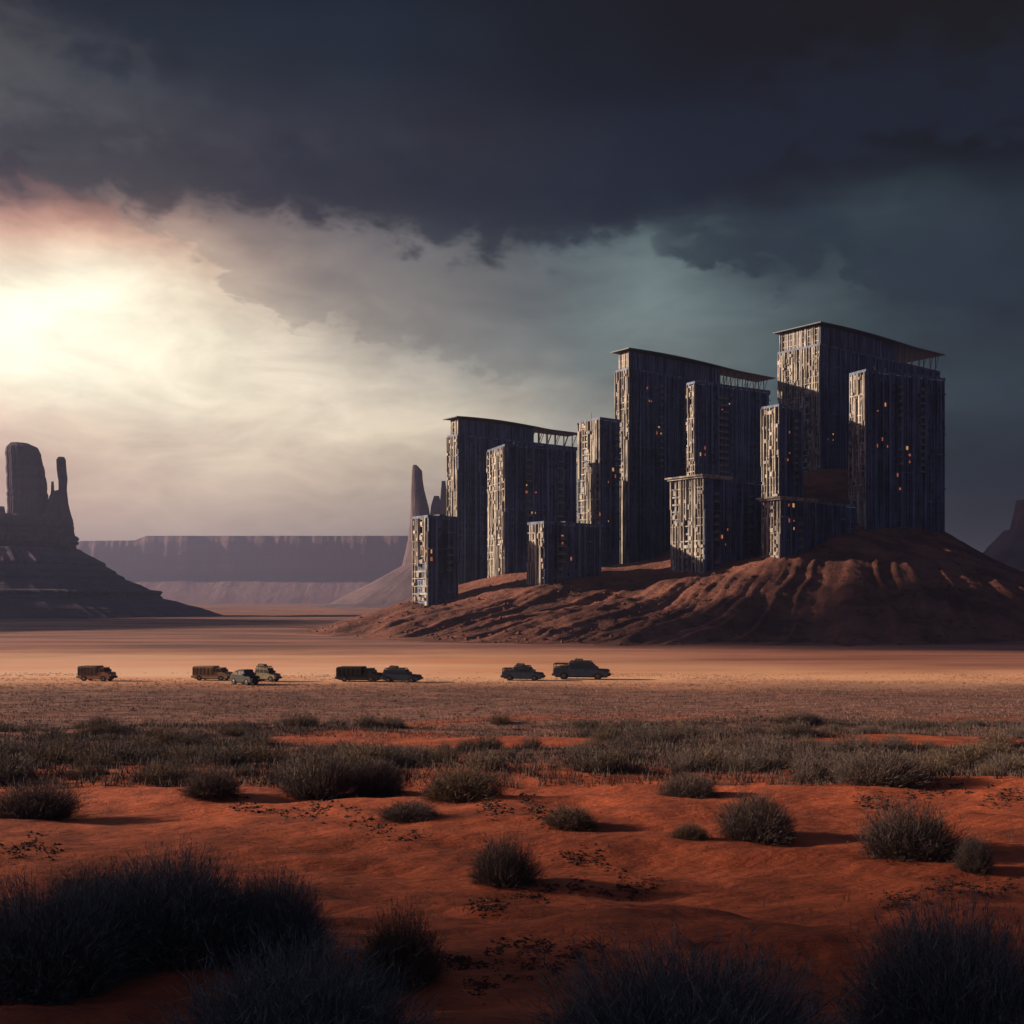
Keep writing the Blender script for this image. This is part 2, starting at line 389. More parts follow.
    t.link(h, bu.inputs['Height']); t.link(bu.outputs[0], b.inputs['Normal'])
    return m
def hill_material():
    m, t, b = mat('red_hill_earth', 0.95)
    g = t.new('ShaderNodeNewGeometry'); P = g.outputs['Position']
    n = t.noise(t.mapping(P, (0.06, 0.06, 0.12)), 1.0, 10, 0.65)
    c = t.mix(t.mr(n.outputs['Fac'], 0.36, 0.64), (0.105, 0.043, 0.036), (0.270, 0.106, 0.076))
    n2 = t.noise(t.mapping(P, (0.5, 0.5, 0.9)), 1.0, 8, 0.7)
    c = t.mix(t.mr(n2.outputs['Fac'], 0.5, 0.7, 0, 0.7), c, (0.09, 0.045, 0.036))
    t.link(c, b.inputs['Base Color'])
    bu = t.new('ShaderNodeBump'); bu.inputs['Strength'].default_value = 0.8; bu.inputs['Distance'].default_value = 2.0
    t.link(n2.outputs['Fac'], bu.inputs['Height']); t.link(bu.outputs[0], b.inputs['Normal'])
    return m
def rock_material(name, dark, light, k=1.0):
    m, t, b = mat(name, 0.95)
    g = t.new('ShaderNodeNewGeometry'); P = g.outputs['Position']
    n = t.noise(t.mapping(P, (0.02 * k, 0.02 * k, 0.006 * k)), 1.0, 9, 0.65)
    st = t.noise(t.mapping(P, (0.002 * k, 0.002 * k, 0.11 * k)), 1.0, 5, 0.6)
    f = t.m('ADD', t.m('MULTIPLY', n.outputs['Fac'], 0.55), t.m('MULTIPLY', st.outputs['Fac'], 0.45))
    t.link(t.mix(t.mr(f, 0.4, 0.6), dark, light), b.inputs['Base Color'])
    bu = t.new('ShaderNodeBump'); bu.inputs['Strength'].default_value = 0.7; bu.inputs['Distance'].default_value = 4.0 / k
    t.link(n.outputs['Fac'], bu.inputs['Height']); t.link(bu.outputs[0], b.inputs['Normal'])
    return m
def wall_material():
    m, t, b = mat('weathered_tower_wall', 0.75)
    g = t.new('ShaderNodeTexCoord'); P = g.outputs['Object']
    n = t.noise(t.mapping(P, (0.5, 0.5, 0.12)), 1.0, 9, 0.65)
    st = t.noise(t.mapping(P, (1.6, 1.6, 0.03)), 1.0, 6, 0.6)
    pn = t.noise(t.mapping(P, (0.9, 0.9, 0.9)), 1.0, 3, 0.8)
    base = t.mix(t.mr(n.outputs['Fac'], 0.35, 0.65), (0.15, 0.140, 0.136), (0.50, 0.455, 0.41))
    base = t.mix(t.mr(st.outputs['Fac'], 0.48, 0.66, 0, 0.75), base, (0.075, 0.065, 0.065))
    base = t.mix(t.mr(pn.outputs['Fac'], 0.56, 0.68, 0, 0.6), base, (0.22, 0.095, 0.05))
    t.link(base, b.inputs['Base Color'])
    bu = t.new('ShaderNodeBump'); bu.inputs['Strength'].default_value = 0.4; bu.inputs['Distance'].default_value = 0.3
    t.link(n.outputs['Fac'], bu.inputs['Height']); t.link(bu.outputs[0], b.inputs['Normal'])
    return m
def plant_material(name, dark, light):
    m, t, b = mat(name, 0.85)
    g = t.new('ShaderNodeNewGeometry')
    c = t.mix(g.outputs['Random Per Island'], dark, light)
    t.link(c, b.inputs['Base Color'])
    return m
def shade_tint_cladding_material():  # long-face shade put into a dark blue tone; sunlit ends get the pale wall
    m, t, b = mat('shade_tint_blue_cladding', 0.6)
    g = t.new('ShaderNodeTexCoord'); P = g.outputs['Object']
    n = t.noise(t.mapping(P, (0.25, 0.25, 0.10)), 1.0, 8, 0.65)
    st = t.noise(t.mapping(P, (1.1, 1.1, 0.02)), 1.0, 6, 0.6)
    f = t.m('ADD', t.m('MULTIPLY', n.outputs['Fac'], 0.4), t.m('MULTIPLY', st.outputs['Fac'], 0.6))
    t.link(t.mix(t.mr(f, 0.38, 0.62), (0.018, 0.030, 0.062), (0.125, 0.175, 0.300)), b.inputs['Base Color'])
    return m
M = dict(
    shade_tint_cladding=shade_tint_cladding_material(),
    ground=ground_material(), hill=hill_material(), wall=wall_material(),
    rock=rock_material('dark_butte_rock', (0.046, 0.034, 0.056), (0.092, 0.066, 0.098)),
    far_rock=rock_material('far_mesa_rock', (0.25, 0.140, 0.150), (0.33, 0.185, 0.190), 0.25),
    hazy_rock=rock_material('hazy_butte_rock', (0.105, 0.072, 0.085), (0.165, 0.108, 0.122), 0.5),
    trim=simple('dark_roof_metal', (0.06, 0.065, 0.075), 0.55, 0.3),
    steel=simple('grey_steel', (0.16, 0.16, 0.16), 0.5, 0.4),
    bush=plant_material('sage_twigs', (0.042, 0.032, 0.030), (0.175, 0.128, 0.112)),
    bush_grey=plant_material('grey_green_sage', (0.042, 0.041, 0.043), (0.205, 0.197, 0.183)),
    belt=plant_material('belt_grass_blades', (0.034, 0.027, 0.026), (0.110, 0.080, 0.070)),
    dry_bush=plant_material('dry_brown_twigs', (0.050, 0.034, 0.026), (0.21, 0.140, 0.098)),
    straw=plant_material('dry_scrub_grass', (0.085, 0.052, 0.047), (0.27, 0.152, 0.130)),
    clod=simple('dark_clods', (0.065, 0.028, 0.020), 0.95),
    tyre=simple('tyre_rubber', (0.02, 0.02, 0.02), 0.9),
    rim=simple('wheel_steel', (0.20, 0.19, 0.18), 0.4, 0.6),
    chassis=simple('vehicle_chassis', (0.035, 0.033, 0.032), 0.8),
    lamp=simple('lamp_glass', (0.55, 0.52, 0.46), 0.15),
    tail=simple('tail_lamp_red', (0.35, 0.03, 0.02), 0.3),
    canvas=simple('cargo_canvas', (0.16, 0.12, 0.09), 0.95),
    lit=emit('lit_window_amber', (1.0, 0.48, 0.16), 0.28),
    lit_red=emit('lit_window_red', (1.0, 0.25, 0.12), 0.15),
)
gm, gt, gb = mat('dark_glass', 0.32); gb.inputs['Base Color'].default_value = (0.012, 0.015, 0.022, 1); gb.inputs['Specular IOR Level'].default_value = 0.5
M['glass'] = gm

# ------------------------------------------------------------------ the plain
PD = np.array([0, 2, 4, 7, 12, 17, 22, 27, 31, 36, 42, 50, 70, 100, 118, 125, 160, 220, 300, 500, 9000])
PH = np.array([1.8, 1.9, 2.15, 2.75, 3.55, 4.10, 4.55, 5.05, 5.25, 5.45, 6.10, 6.70, 7.85, 8.95, 9.0, 9.08, 9.35, 9.8, 10, 10, 10.0])
def zg(x, y):
    x = np.asarray(x, float); y = np.asarray(y, float)
    d = np.maximum(y, -0.0)
    z = CZ - np.interp(d, PD, PH)
    near = np.clip(1 - d / 60.0, 0, 1)
    z = z + near * (0.75 * fbm(x / 8.0 + 3, y / 5.0, 5, 4) * np.clip(d / 8, 0.25, 1) + 0.16 * fbm(x / 1.7, y / 1.1, 9, 4) + 0.05 * ridged(x / 0.9 + y / 3.0, y / 0.8, 13, 3) * np.clip(fbm(x / 5.0, y / 4.0, 15, 3) * 3 + 0.4, 0, 1.5))
    mid = np.clip(d / 40.0 - 0.5, 0, 1) * np.clip(1 - (d - 90) / 30.0, 0, 1)
    z = z + mid * 0.55 * fbm(x / 16.0, y / 7.0 + 8, 21, 4)
    fr = np.clip((d - 200) / 150.0, 0, 1)
    z = z + fr * 0.9 * fbm(x / 90.0, y / 40.0, 33, 4)
    return z
def polar_ground():
    rows = [0.0, 0.6, 1.2, 1.9, 2.6]
    d = 3.0
    while d < 170:
        rows.append(d); h = np.interp(d, PD, PH); d += max(0.03, 1.6 * d * d / (F * h))
    while d < 4500: rows.append(d); d *= 1.03
    rows.append(4500)
    r = np.array(rows)
    a = np.concatenate([np.linspace(-180, -40, 60, endpoint=False), np.linspace(-40, 40, 760, endpoint=False), np.linspace(40, 180, 60, endpoint=False)])
    a = np.radians(a); na = len(a)
    rr, aa = np.meshgrid(r[1:], a, indexing='ij')
    x = rr * np.sin(aa); y = rr * np.cos(aa)
    v = np.stack([x, y, zg(x, y)], -1).reshape(-1, 3)
    nr = len(r) - 1
    i = np.arange(nr - 1)[:, None] * na; j = np.arange(na)[None, :]; jn = (j + 1) % na
    f = np.stack([i + j, i + jn, i + na + jn, i + na + j], -1).reshape(-1, 4)[:, ::-1]
    # plug the middle
    c = len(v); v = np.vstack([v, [[0, 0, float(zg(0, 0))]]])
    return v, f, c, na
v, f, c, na = polar_ground()
me = np_mesh('ground', v, f, True)
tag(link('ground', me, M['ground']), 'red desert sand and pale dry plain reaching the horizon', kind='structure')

# ------------------------------------------------------------------ the hill under the towers
CT = [  # px, py, distance: where the slope is seen to pass
    (413, 604, 342), (428, 604, 335), (456, 597, 345), (505, 575, 365), (488, 578, 380), (544, 585, 330), (530, 580, 340), (602, 575, 344),
    (629, 575, 400), (616, 572, 406), (704, 576, 330), (671, 571, 341), (762, 556, 346), (781, 560, 325), (762, 558, 331), (856, 532, 348),
    (866, 531, 360), (850, 520, 367), (945, 533, 375), (905, 530, 366), (779, 500, 362), (803, 490, 370), (820, 468, 420), (845, 468, 415), (790, 480, 410),
    (700, 545, 380), (770, 530, 395), (580, 568, 385), (458, 590, 410), (577, 560, 440),
    (980, 556, 385), (1015, 588, 390), (1060, 606, 400),
    (850, 585, 295), (780, 604, 285), (700, 612, 292), (620, 606, 315), (560, 612, 300), (500, 612, 305), (930, 585, 300), (880, 552, 330),
    (345, 624, 335), (322, 629, 342), (440, 622, 300), (400, 616, 325), (370, 622, 330), (800, 575, 312), (740, 585, 310), (660, 592, 318),
]
cpx = [pix(*c) for c in CT]
for px in (300, 330, 380, 430, 480, 540, 600, 660, 720, 780, 840, 900, 960, 1020, 1080):
    dd = np.interp(px, [300, 380, 430, 560, 860, 960, 1080], [345, 285, 250, 228, 222, 240, 270])
    cpx.append(np.array([(px - 512) / F * dd, dd, -0.3]))
for xx in range(-90, 300, 35):
    cpx.append(np.array([xx, 560 + 40 * math.sin(xx), -2.0]))
for yy in (330, 380, 430, 490): cpx.append(np.array([-78.0, yy, -1.5])); cpx.append(np.array([260.0, yy - 20, -1.5]))
for (xx, yy, zz) in ((60, 470, 30), (120, 470, 45), (0, 470, 8), (170, 440, 30), (190, 400, 18), (100, 520, 18), (220, 400, 6)): cpx.append(np.array([xx, yy, zz], float))
cpx = np.array(cpx)
cpx[:, 2] += np.clip(cpx[:, 2] - 0.5, 0, 1) * 2.2
A = np.linalg.norm(cpx[:, None, :2] - cpx[None, :, :2], axis=-1)
Wt = np.linalg.solve(A + np.eye(len(A)) * -0.02, cpx[:, 2])
def hill_base(x, y):
    sh = x.shape; x = x.ravel(); y = y.ravel(); z = np.zeros_like(x)
    for k in range(0, len(x), 40000):
        d = np.hypot(x[k:k + 40000, None] - cpx[None, :, 0], y[k:k + 40000, None] - cpx[None, :, 1])
        z[k:k + 40000] = d @ Wt
    return z.reshape(sh)
HS = 0.72
hx = np.arange(-110, 300, HS); hy = np.arange(205, 600, HS)
gx, gy = np.meshgrid(hx, hy, indexing='xy')
hz = hill_base(gx, gy)
ang = np.arctan2(gx - 150, 470 - gy); rad = np.hypot(gx - 150, gy - 470)
wob = fbm(gx / 40, gy / 40, 71, 4)
rid = ridged(ang * 11 + wob * 0.35, rad / 420.0, 81, 4)
rid2 = ridged(ang * 34 + wob * 0.7, rad / 160.0, 91, 3)
rid3 = ridged(ang * 95 + wob * 1.5, rad / 50.0, 95, 3)
front = np.clip((345 - gy) / 45 + 0.15 * wob, 0, 1) * np.clip(hz / 3.0, 0, 1)
hz = hz + front * ((rid - 0.72) * 10.5 * (1 - 0.6 * np.clip((gx - 50) / 40, 0, 1)) + (rid2 - 0.7) * 3.6 + (rid3 - 0.7) * 1.0) + np.clip(hz / 4, 0, 1) * (fbm(gx / 12, gy / 12, 101, 5) * 0.9 + fbm(gx / 2.5, gy / 2.5, 111, 3) * 0.28)
hp = np.maximum(hz, 0); hz = np.where(hz > 0, hp * hp / (hp + 2.2), hz)      # a gentle apron at the foot
edge = np.minimum(np.minimum(gx - hx[0], hx[-1] - gx), np.minimum(gy - hy[0], hy[-1] - gy))
hz = np.where(edge < 12, np.minimum(hz, -0.6), hz)
hz = np.maximum(hz, -0.9)
nx, ny = len(hx), len(hy)
iv = np.arange(nx * ny).reshape(ny, nx)
hf = np.stack([iv[:-1, :-1], iv[:-1, 1:], iv[1:, 1:], iv[1:, :-1]], -1).reshape(-1, 4)
keep = (hz[:-1, :-1] > -0.8) | (hz[:-1, 1:] > -0.8) | (hz[1:, 1:] > -0.8) | (hz[1:, :-1] > -0.8)
hf = hf[keep.ravel()]
me = np_mesh('hill', np.stack([gx, gy, hz], -1).reshape(-1, 3), hf, True)
tag(link('hill', me, M['hill']), 'eroded red hill with gullies running down below the towers', kind='structure')
def hill_z(x, y):
    i = int(round((x - hx[0]) / HS)); j = int(round((y - hy[0]) / HS))
    return float(hz[min(max(j, 0), ny - 1), min(max(i, 0), nx - 1)])

# ------------------------------------------------------------------ buttes and mesas
def loft(rings, n=96, seed=0, rough=0.10, freq=5.0, zf=0.02, block=0.0, crack=0.0):
    """rings: (z, cx, cy, rx, ry) from bottom to top"""
    zs = []; out = []
    for k in range(len(rings) - 1):
        a, b = np.array(rings[k], float), np.array(rings[k + 1], float)
        steps = max(2, int(abs(b[0] - a[0]) / max(0.8, (rings[-1][0] - rings[0][0]) / 60)))
        for s in range(steps): out.append(a + (b - a) * s / steps)
    out.append(np.array(rings[-1], float))
    v = []; th = np.linspace(0, 2 * np.pi, n, endpoint=False)
    for r in out:
        q = 1 + rough * (fbm(np.cos(th) * freq + seed, np.sin(th) * freq + r[0] * zf, seed, 4) * 1.3 + 0.5 * fbm(np.cos(th) * freq * 3, np.sin(th) * freq * 3 + r[0] * zf * 0.3, seed + 5, 3))
        sq = 1.0 / np.maximum(np.abs(np.cos(th)), np.abs(np.sin(th)))
        if crack: q = q * (1 - crack * np.clip(ridged(np.cos(th) * freq * 2.3 + seed, np.sin(th) * freq * 2.3 + r[0] * 0.004, seed + 31, 3) - 0.72, 0, 1) * 4) * (1 + crack * 0.8 * float(fbm(np.array([r[0] * 0.6]), np.array([seed * 2.0]), seed + 3, 3)[0]))
        q = q * (1 + block * (sq - 1) * 0.6)
        led = 1 + rough * 0.25 * float(fbm(np.array([r[0] * 0.35]), np.array([seed * 1.0]), seed + 9, 2)[0])
        v.append(np.stack([r[1] + r[3] * np.cos(th) * q * led, r[2] + r[4] * np.sin(th) * q * led, np.full(n, r[0])], -1))
    m = len(v); V = np.vstack(v)
    i = np.arange(m - 1)[:, None] * n; j = np.arange(n)[None, :]; jn = (j + 1) % n
    f = np.stack([i + j, i + jn, i + n + jn, i + n + j], -1).reshape(-1, 4)
    # cap with a point a little above the last ring
    top = len(V); V = np.vstack([V, [[out[-1][1], out[-1][2], out[-1][0] + 0.04 * min(out[-1][3], out[-1][4])]]])
    cap = np.stack([(m - 1) * n + np.arange(n), (m - 1) * n + (np.arange(n) + 1) % n, np.full(n, top), np.full(n, top)], -1)
    fl = [tuple(q) for q in f] + [tuple(q[:3]) for q in cap]
    return V, fl
def loft_obj(name, prof, d, material, parent, seed, base_loc, depth=0.9, **kw):
    """prof: (py, x left, x right) in the picture, from the bottom up, at distance d"""
    rings = []
    for (py, xl, xr) in prof:
        z = CZ + (HOR - py) / F * d
        rx = (xr - xl) / 2 / F * d
        rings.append((z - base_loc[2], ((xl + xr) / 2 - 512) / F * d - base_loc[0], d - base_loc[1], rx, rx * depth))
    V, fl = loft(rings, seed=seed, **kw)
    me = bpy.data.meshes.new(name); me.from_pydata([tuple(p) for p in V], [], fl); me.update()
    return link(name, me, material, parent)

D1 = 700
b0 = ((-5 - 512) / F * D1, D1, 0.0)
but = empty('rock_butte', b0)
tag(but, 'dark rock butte with two tall pillars on a stepped skirt', 'rock butte')
loft_obj('talus', [(618, -225, 215), (608, -205, 192), (600, -168, 158), (598.5, -163, 152), (591, -160, 150), (589.5, -150, 138), (585, -142, 128), (575, -120, 110), (561, -105, 95), (549, -86, 74)], D1, M['rock'], but, 3, b0, depth=0.75, rough=0.07, n=260, freq=6, crack=0.028)
loft_obj('cliff_base', [(553, -84, 74), (535, -80, 73), (516, -74, 66)], D1, M['rock'], but, 4, b0, depth=0.6, rough=0.06, n=200, block=0.3, crack=0.08)
loft_obj('rock_tower', [(520, 9, 48), (505, 9.5, 47), (483, 9, 44.5), (465, 8, 41.5), (452, 7, 38.5), (447, 8, 36), (443.5, 11, 28), (442.5, 12, 20)], D1, M['rock'], but, 5, b0, rough=0.045, n=140, block=0.5, crack=0.05)
loft_obj('rock_spire', [(550, 38, 75), (521, 44, 71.5), (509, 46.5, 68.5), (499, 49.5, 66.8), (492, 52, 66.4), (490, 59, 66.3), (480, 58.6, 67.2), (470, 57.2, 66), (460, 56.6, 65.4), (457, 58.5, 64)], D1, M['rock'], but, 6, b0, rough=0.05, n=110, block=0.4, crack=0.05)
loft_obj('rock_spire', [(500, 50.5, 54.8), (490, 51, 54.2), (481.5, 51.4, 53.6)], D1, M['rock'], but, 7, b0, rough=0.05, n=32)
loft_obj('rock_spire', [(522, -12, 7), (514, -10, 5.4), (506.5, -6, 4)], D1, M['rock'], but, 8, b0, rough=0.08, n=48)

D2 = 1550
b1 = ((432 - 512) / F * D2, D2, 0.0)
bu2 = empty('rock_butte', b1)
tag(bu2, 'hazy mauve butte with one thin spire behind the leftmost tower', 'rock butte')
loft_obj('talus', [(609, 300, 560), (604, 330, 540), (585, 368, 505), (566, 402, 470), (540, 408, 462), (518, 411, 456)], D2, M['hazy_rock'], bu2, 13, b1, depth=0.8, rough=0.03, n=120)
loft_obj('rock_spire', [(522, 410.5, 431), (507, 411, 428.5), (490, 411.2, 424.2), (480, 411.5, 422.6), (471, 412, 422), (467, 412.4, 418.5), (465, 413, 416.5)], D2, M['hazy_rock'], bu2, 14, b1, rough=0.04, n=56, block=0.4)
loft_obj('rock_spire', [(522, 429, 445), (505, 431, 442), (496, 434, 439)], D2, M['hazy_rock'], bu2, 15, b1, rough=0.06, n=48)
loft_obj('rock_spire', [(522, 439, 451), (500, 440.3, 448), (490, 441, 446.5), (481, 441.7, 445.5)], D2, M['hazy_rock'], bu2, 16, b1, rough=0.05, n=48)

D3 = 1000
b2 = ((1060 - 512) / F * D3, D3, 0.0)
bu3 = empty('rock_butte', b2)
tag(bu3, 'dark hazy butte at the right edge beyond the hill', 'rock butte')
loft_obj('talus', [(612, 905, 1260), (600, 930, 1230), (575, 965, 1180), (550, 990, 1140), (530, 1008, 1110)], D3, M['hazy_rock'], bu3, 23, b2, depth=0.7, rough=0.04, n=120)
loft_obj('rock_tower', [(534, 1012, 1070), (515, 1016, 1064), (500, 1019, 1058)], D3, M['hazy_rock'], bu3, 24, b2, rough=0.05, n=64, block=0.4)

def mesa():
    d = 2900.0
    cols = np.linspace(20, 560, 420)
    prof = [(607, 0), (598, 40), (588, 90), (579, 130), (575, 140), (552, 150), (549, 153), (540, 160), (537.5, 163), (532, 172), (531.5, 500), (560, 900), (607, 1000)]
    V = []
    for px in cols:
        x = (px - 512) / F * d
        fl = fbm(np.array([x / 170.0]), np.array([0.3]), 41, 5)[0] * 18 + ridged(np.array([x / 45.0]), np.array([1.3]), 43, 3)[0] * 2
        drop = np.interp(px, [20, 60, 112, 124, 430, 520, 560], [7, 5.5, 5.0, 0, 0, 18, 70])
        for (py, off) in prof:
            k = np.interp(py, [532, 560, 607], [1.0, 0.8, 0.35])
            py2 = min(607, py + drop * np.interp(py, [531, 607], [1, 0]))
            V.append((x, d + off + fl * k, CZ + (HOR - py2) / F * d))
    V = np.array(V); m = len(prof); n = len(cols)
    i = np.arange(n - 1)[:, None] * m; j = np.arange(m - 1)[None, :]
    f = np.stack([i + j, i + m + j, i + m + j + 1, i + j + 1], -1).reshape(-1, 4)
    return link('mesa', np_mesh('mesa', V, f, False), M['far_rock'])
tag(mesa(), 'long flat-topped mesa fading into lavender haze', kind='structure')

# ------------------------------------------------------------------ the towers
win_mesh = None
def window_mesh():
    b = MB()
    b.box(-0.5, 0.5, -0.04, 0.06, -0.5, 0.5)
    return b.mesh('window')
def pane(m_): 
    me = window_mesh(); me.materials.append(m_); return me
bb = MB(); bb.box(-1.0, 1.0, -1.1, 0, 0, 0.14); bb.box(-1.0, 1.0, -1.1, -1.03, 0.14, 0.5); bb.box(-1.0, 1.0, -1.1, -1.03, 0.85, 0.95)
for x_ in (-1.0, -0.35, 0.3, 0.94): bb.box(x_, x_ + 0.06, -1.095, -1.035, 0.5, 0.85)
BALC = bb.mesh('balcony'); BALC.materials.append(M['steel'])
PANE = pane(M['glass']); PANE_LIT = pane(M['lit']); PANE_RED = pane(M['lit_red'])

def tower(label, lx, cx, rx, top, d, phi, style='plain', base=None, seed=0, body_rx=None, drop=0.0, bay=1.15, storey=2.3, lit=6):
    """lx, cx, rx: columns of the left end, near corner and right end; top: row of the roof at the near corner"""
    rs = random.Random(seed)
    ph = R(phi); ax, ay = -math.sin(ph), math.cos(ph); bx, by = math.cos(ph), math.sin(ph)
    X0 = (cx - 512) / F * d
    def run(px, ux, uy):
        k = (px - 512) / F
        return (k * d - X0) / (ux - k * uy)
    L = run(lx, ax, ay); W = run(rx, bx, by)
    ztop = CZ + (HOR - top) / F * d
    zb = min(hill_z(X0 + bx * s * W + ax * q * L, d + by * s * W + ay * q * L) for s in (0, .25, .5, .75, 1) for q in (0, .5, 1)) - 1.5
    t = empty('tower_block', (X0, d, zb), ph)      # local x along the long face, y along the short face
    tag(t, label, 'tower', 'tower blocks on the red hill')
    H = ztop - zb
    # body heights
    canopy = style == 'canopy'
    Hb = H - drop
    wm = MB()
    wm.box(0.35, W - 0.35, 0.35, L - 0.35, 0, Hb)
    # ribs on the long face (y = 0), uneven in width, depth and height
    x = 0.0
    while x < W - 0.1:
        wd = rs.choice((0.14, 0.18, 0.25, 0.5)); dp = rs.choice((0.0, 0.08, 0.15, 0.3))
        z1 = Hb if rs.random() < 0.85 else Hb * rs.uniform(0.55, 0.97)
        wm.box(x, min(W, x + wd), -dp, 0.349, 0, z1 + rs.uniform(0, 0.25))
        x += wd + rs.choice((0.4, 0.55, 0.7, 1.0))
    x = rs.uniform(2, 5)
    while x < W - 1.2:      # pilasters that split the face into bays
        wm.box(x, x + 0.8, -0.62, -0.302, 0, Hb + 0.3); x += rs.choice((5.2, 6.4, 8.6))
    nf = int(Hb / storey)
    for k in range(1, nf + 1):
        z = Hb - k * storey
        if z < 0: break
        x = 0.0
        while x < W:
            ln = rs.uniform(3, 16)
            if rs.random() < 0.5: wm.box(x, min(W - 0.02, x + ln), -0.45, -0.305, z - rs.choice((0.12, 0.2, 0.35)), z)
            x += ln + rs.uniform(1, 8)
    for k in range(1, nf + 1):
        z = Hb - k * storey
        if z < 0: break
        x = 0.0
        while x < W:
            ln = rs.uniform(2, 12)
            if rs.random() < 0.25: wm.box(x, min(W - 0.02, x + ln), 0.10, 0.347, z - rs.uniform(0.1, 0.5), z)
            x += ln + rs.uniform(1, 8)
    wm.build('wall', M['shade_tint_cladding'], t)
    wm = MB()
    # the short face, the one the sun reaches: piers, bands, boxes
    nb = max(3, int(round(L / bay))); bw = L / nb
    for i in range(nb + 1):
        y = i * bw; wd = rs.choice((0.14, 0.2, 0.32))
        z = 0
        while z < Hb:
            ln = rs.uniform(6, 22)
            if rs.random() < 0.88: wm.box(-rs.choice((0.15, 0.3, 0.5, 0.75)), 0.349, max(0.0, y - wd), min(L, y + wd), z, min(Hb, z + ln))
            z += ln
    wins = []
    for k in range(1, nf + 1):
        z = Hb - k * storey
        if z < 0: break
        wm.box(-rs.choice((0.02, 0.1, 0.25)), 0.345, 0.03, L - 0.03, z - rs.uniform(0.2, 0.55), z)
        for i in range(nb):
            y0 = i * bw + 0.26; y1 = (i + 1) * bw - 0.26; r = rs.random()
            if r < 0.17: wm.box(-rs.uniform(0.35, 0.8), 0.34, y0 - 0.2, y1 + 0.2, z + 0.03, z + rs.uniform(0.9, 1.3))      # closed balcony
            elif r < 0.29: wm.box(-rs.uniform(0.05, 0.45), 0.34, y0 - 0.3, y1 + 0.3, z + 0.3, z + storey - 0.5)            # blank panel
            if r > 0.29 or r < 0.17:
                wins.append((y0, y1, z + (1.35 if r < 0.17 else rs.uniform(0.1, 0.6)), z + storey - 0.9))
    wm_end = wm; wm = MB()
    # parapet
    wm.box(-0.2, W + 0.1, -0.15, 0.25, Hb, Hb + 0.8); wm.box(-0.2, 0.25, 0.25, L + 0.1, Hb, Hb + 0.8)
    wm.box(W - 0.3, W + 0.1, 0.25, L + 0.1, Hb, Hb + 0.8); wm.box(0.25, W - 0.3, L - 0.3, L + 0.1, Hb, Hb + 0.8)
    wm.build('parapet', M['shade_tint_cladding'], t); wm_end.build('end_wall', M['wall'], t)
    # stacks of balconies on the long face
    for q in range(2 if W > 20 else 1):
        xb = rs.uniform(0.12, 0.8) * W
        for k in range(2, min(nf, 16)):
            if rs.random() < 0.2: continue
            o = bpy.data.objects.new('balcony', BALC); COL.objects.link(o); o.parent = t
            o.location = (xb, -0.63, Hb - k * storey)
    # windows of the sunlit face: each one a part, the nearest rows first
    rs.shuffle(wins)
    single, rest = wins[:80], wins[80:]
    for (y0, y1, z0, z1) in single:
        o = bpy.data.objects.new('window', PANE_LIT if rs.random() < 0.02 else PANE); COL.objects.link(o); o.parent = t
        o.location = (0.33, (y0 + y1) / 2, (z0 + z1) / 2); o.rotation_euler = (0, 0, R(90)); o.scale = (y1 - y0, 1, z1 - z0)
    for k in range(lit):      # lit windows in the dark face, in small clusters
        if k % 3 == 0: cxw, czw = rs.uniform(0.05, 0.5) * W, rs.uniform(0.35, 0.95) * Hb
        o = bpy.data.objects.new('window', rs.choice((PANE_LIT, PANE_RED, PANE_RED))); COL.objects.link(o); o.parent = t
        o.location = (cxw + rs.choice((-2.2, -1.1, 0, 1.1, 2.2)), -0.30, Hb - (int((Hb - czw) / storey) + rs.choice((0, 0, 1, 1, 2))) * storey - 1.1); o.scale = (rs.choice((0.45, 0.6, 0.8)), 1, rs.choice((0.5, 0.8, 1.2)))
        o['label'] = 'window lit amber in the dark long face'
    rb = MB()
    for (y0, y1, z0, z1) in rest: rb.box(0.27, 0.348, y0, y1, z0, z1)
    for k in range(1, nf + 1):
        z = Hb - k * storey
        if z < 0: break
        x = 0.8
        while x < W - 1.5:
            wd = rs.choice((0.5, 0.8, 1.1))
            if rs.random() < 0.6: rb.box(x, x + wd, 0.29, 0.348, z + 0.4, z + storey - 0.7)
            x += wd + rs.choice((0.6, 0.9, 1.5))
    o = rb.build('window_panes', M['glass'], t); o['kind'] = 'stuff'
    # roof gear
    if canopy:
        Wp = W * 0.63
        pm = MB(); pm.box(1.0, Wp, 0.9, L - 0.5, Hb, H - 0.5)
        x = 1.0
        while x < Wp - 0.5:
            pm.box(x, x + 0.3, 0.5, 0.899, Hb, H - 0.5); x += rs.choice((0.9, 1.4, 2.0))
        pm.build('penthouse', M['shade_tint_cladding'], t)
        pm = MB(); y = 0.9
        while y < L - 0.6:
            pm.box(rs.choice((0.4, 0.6, 0.75)), 0.999, y, y + rs.choice((0.25, 0.4, 0.7)), Hb, H - 0.5); y += rs.choice((0.8, 1.1))
        for k in range(1, 4): z = Hb + (H - 0.5 - Hb) * k / 3.4; pm.box(0.7, 0.998, 0.92, L - 0.52, z - 0.3, z)
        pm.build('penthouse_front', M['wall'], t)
        rf = MB(); n = 14        # a thin roof plate with a slight camber
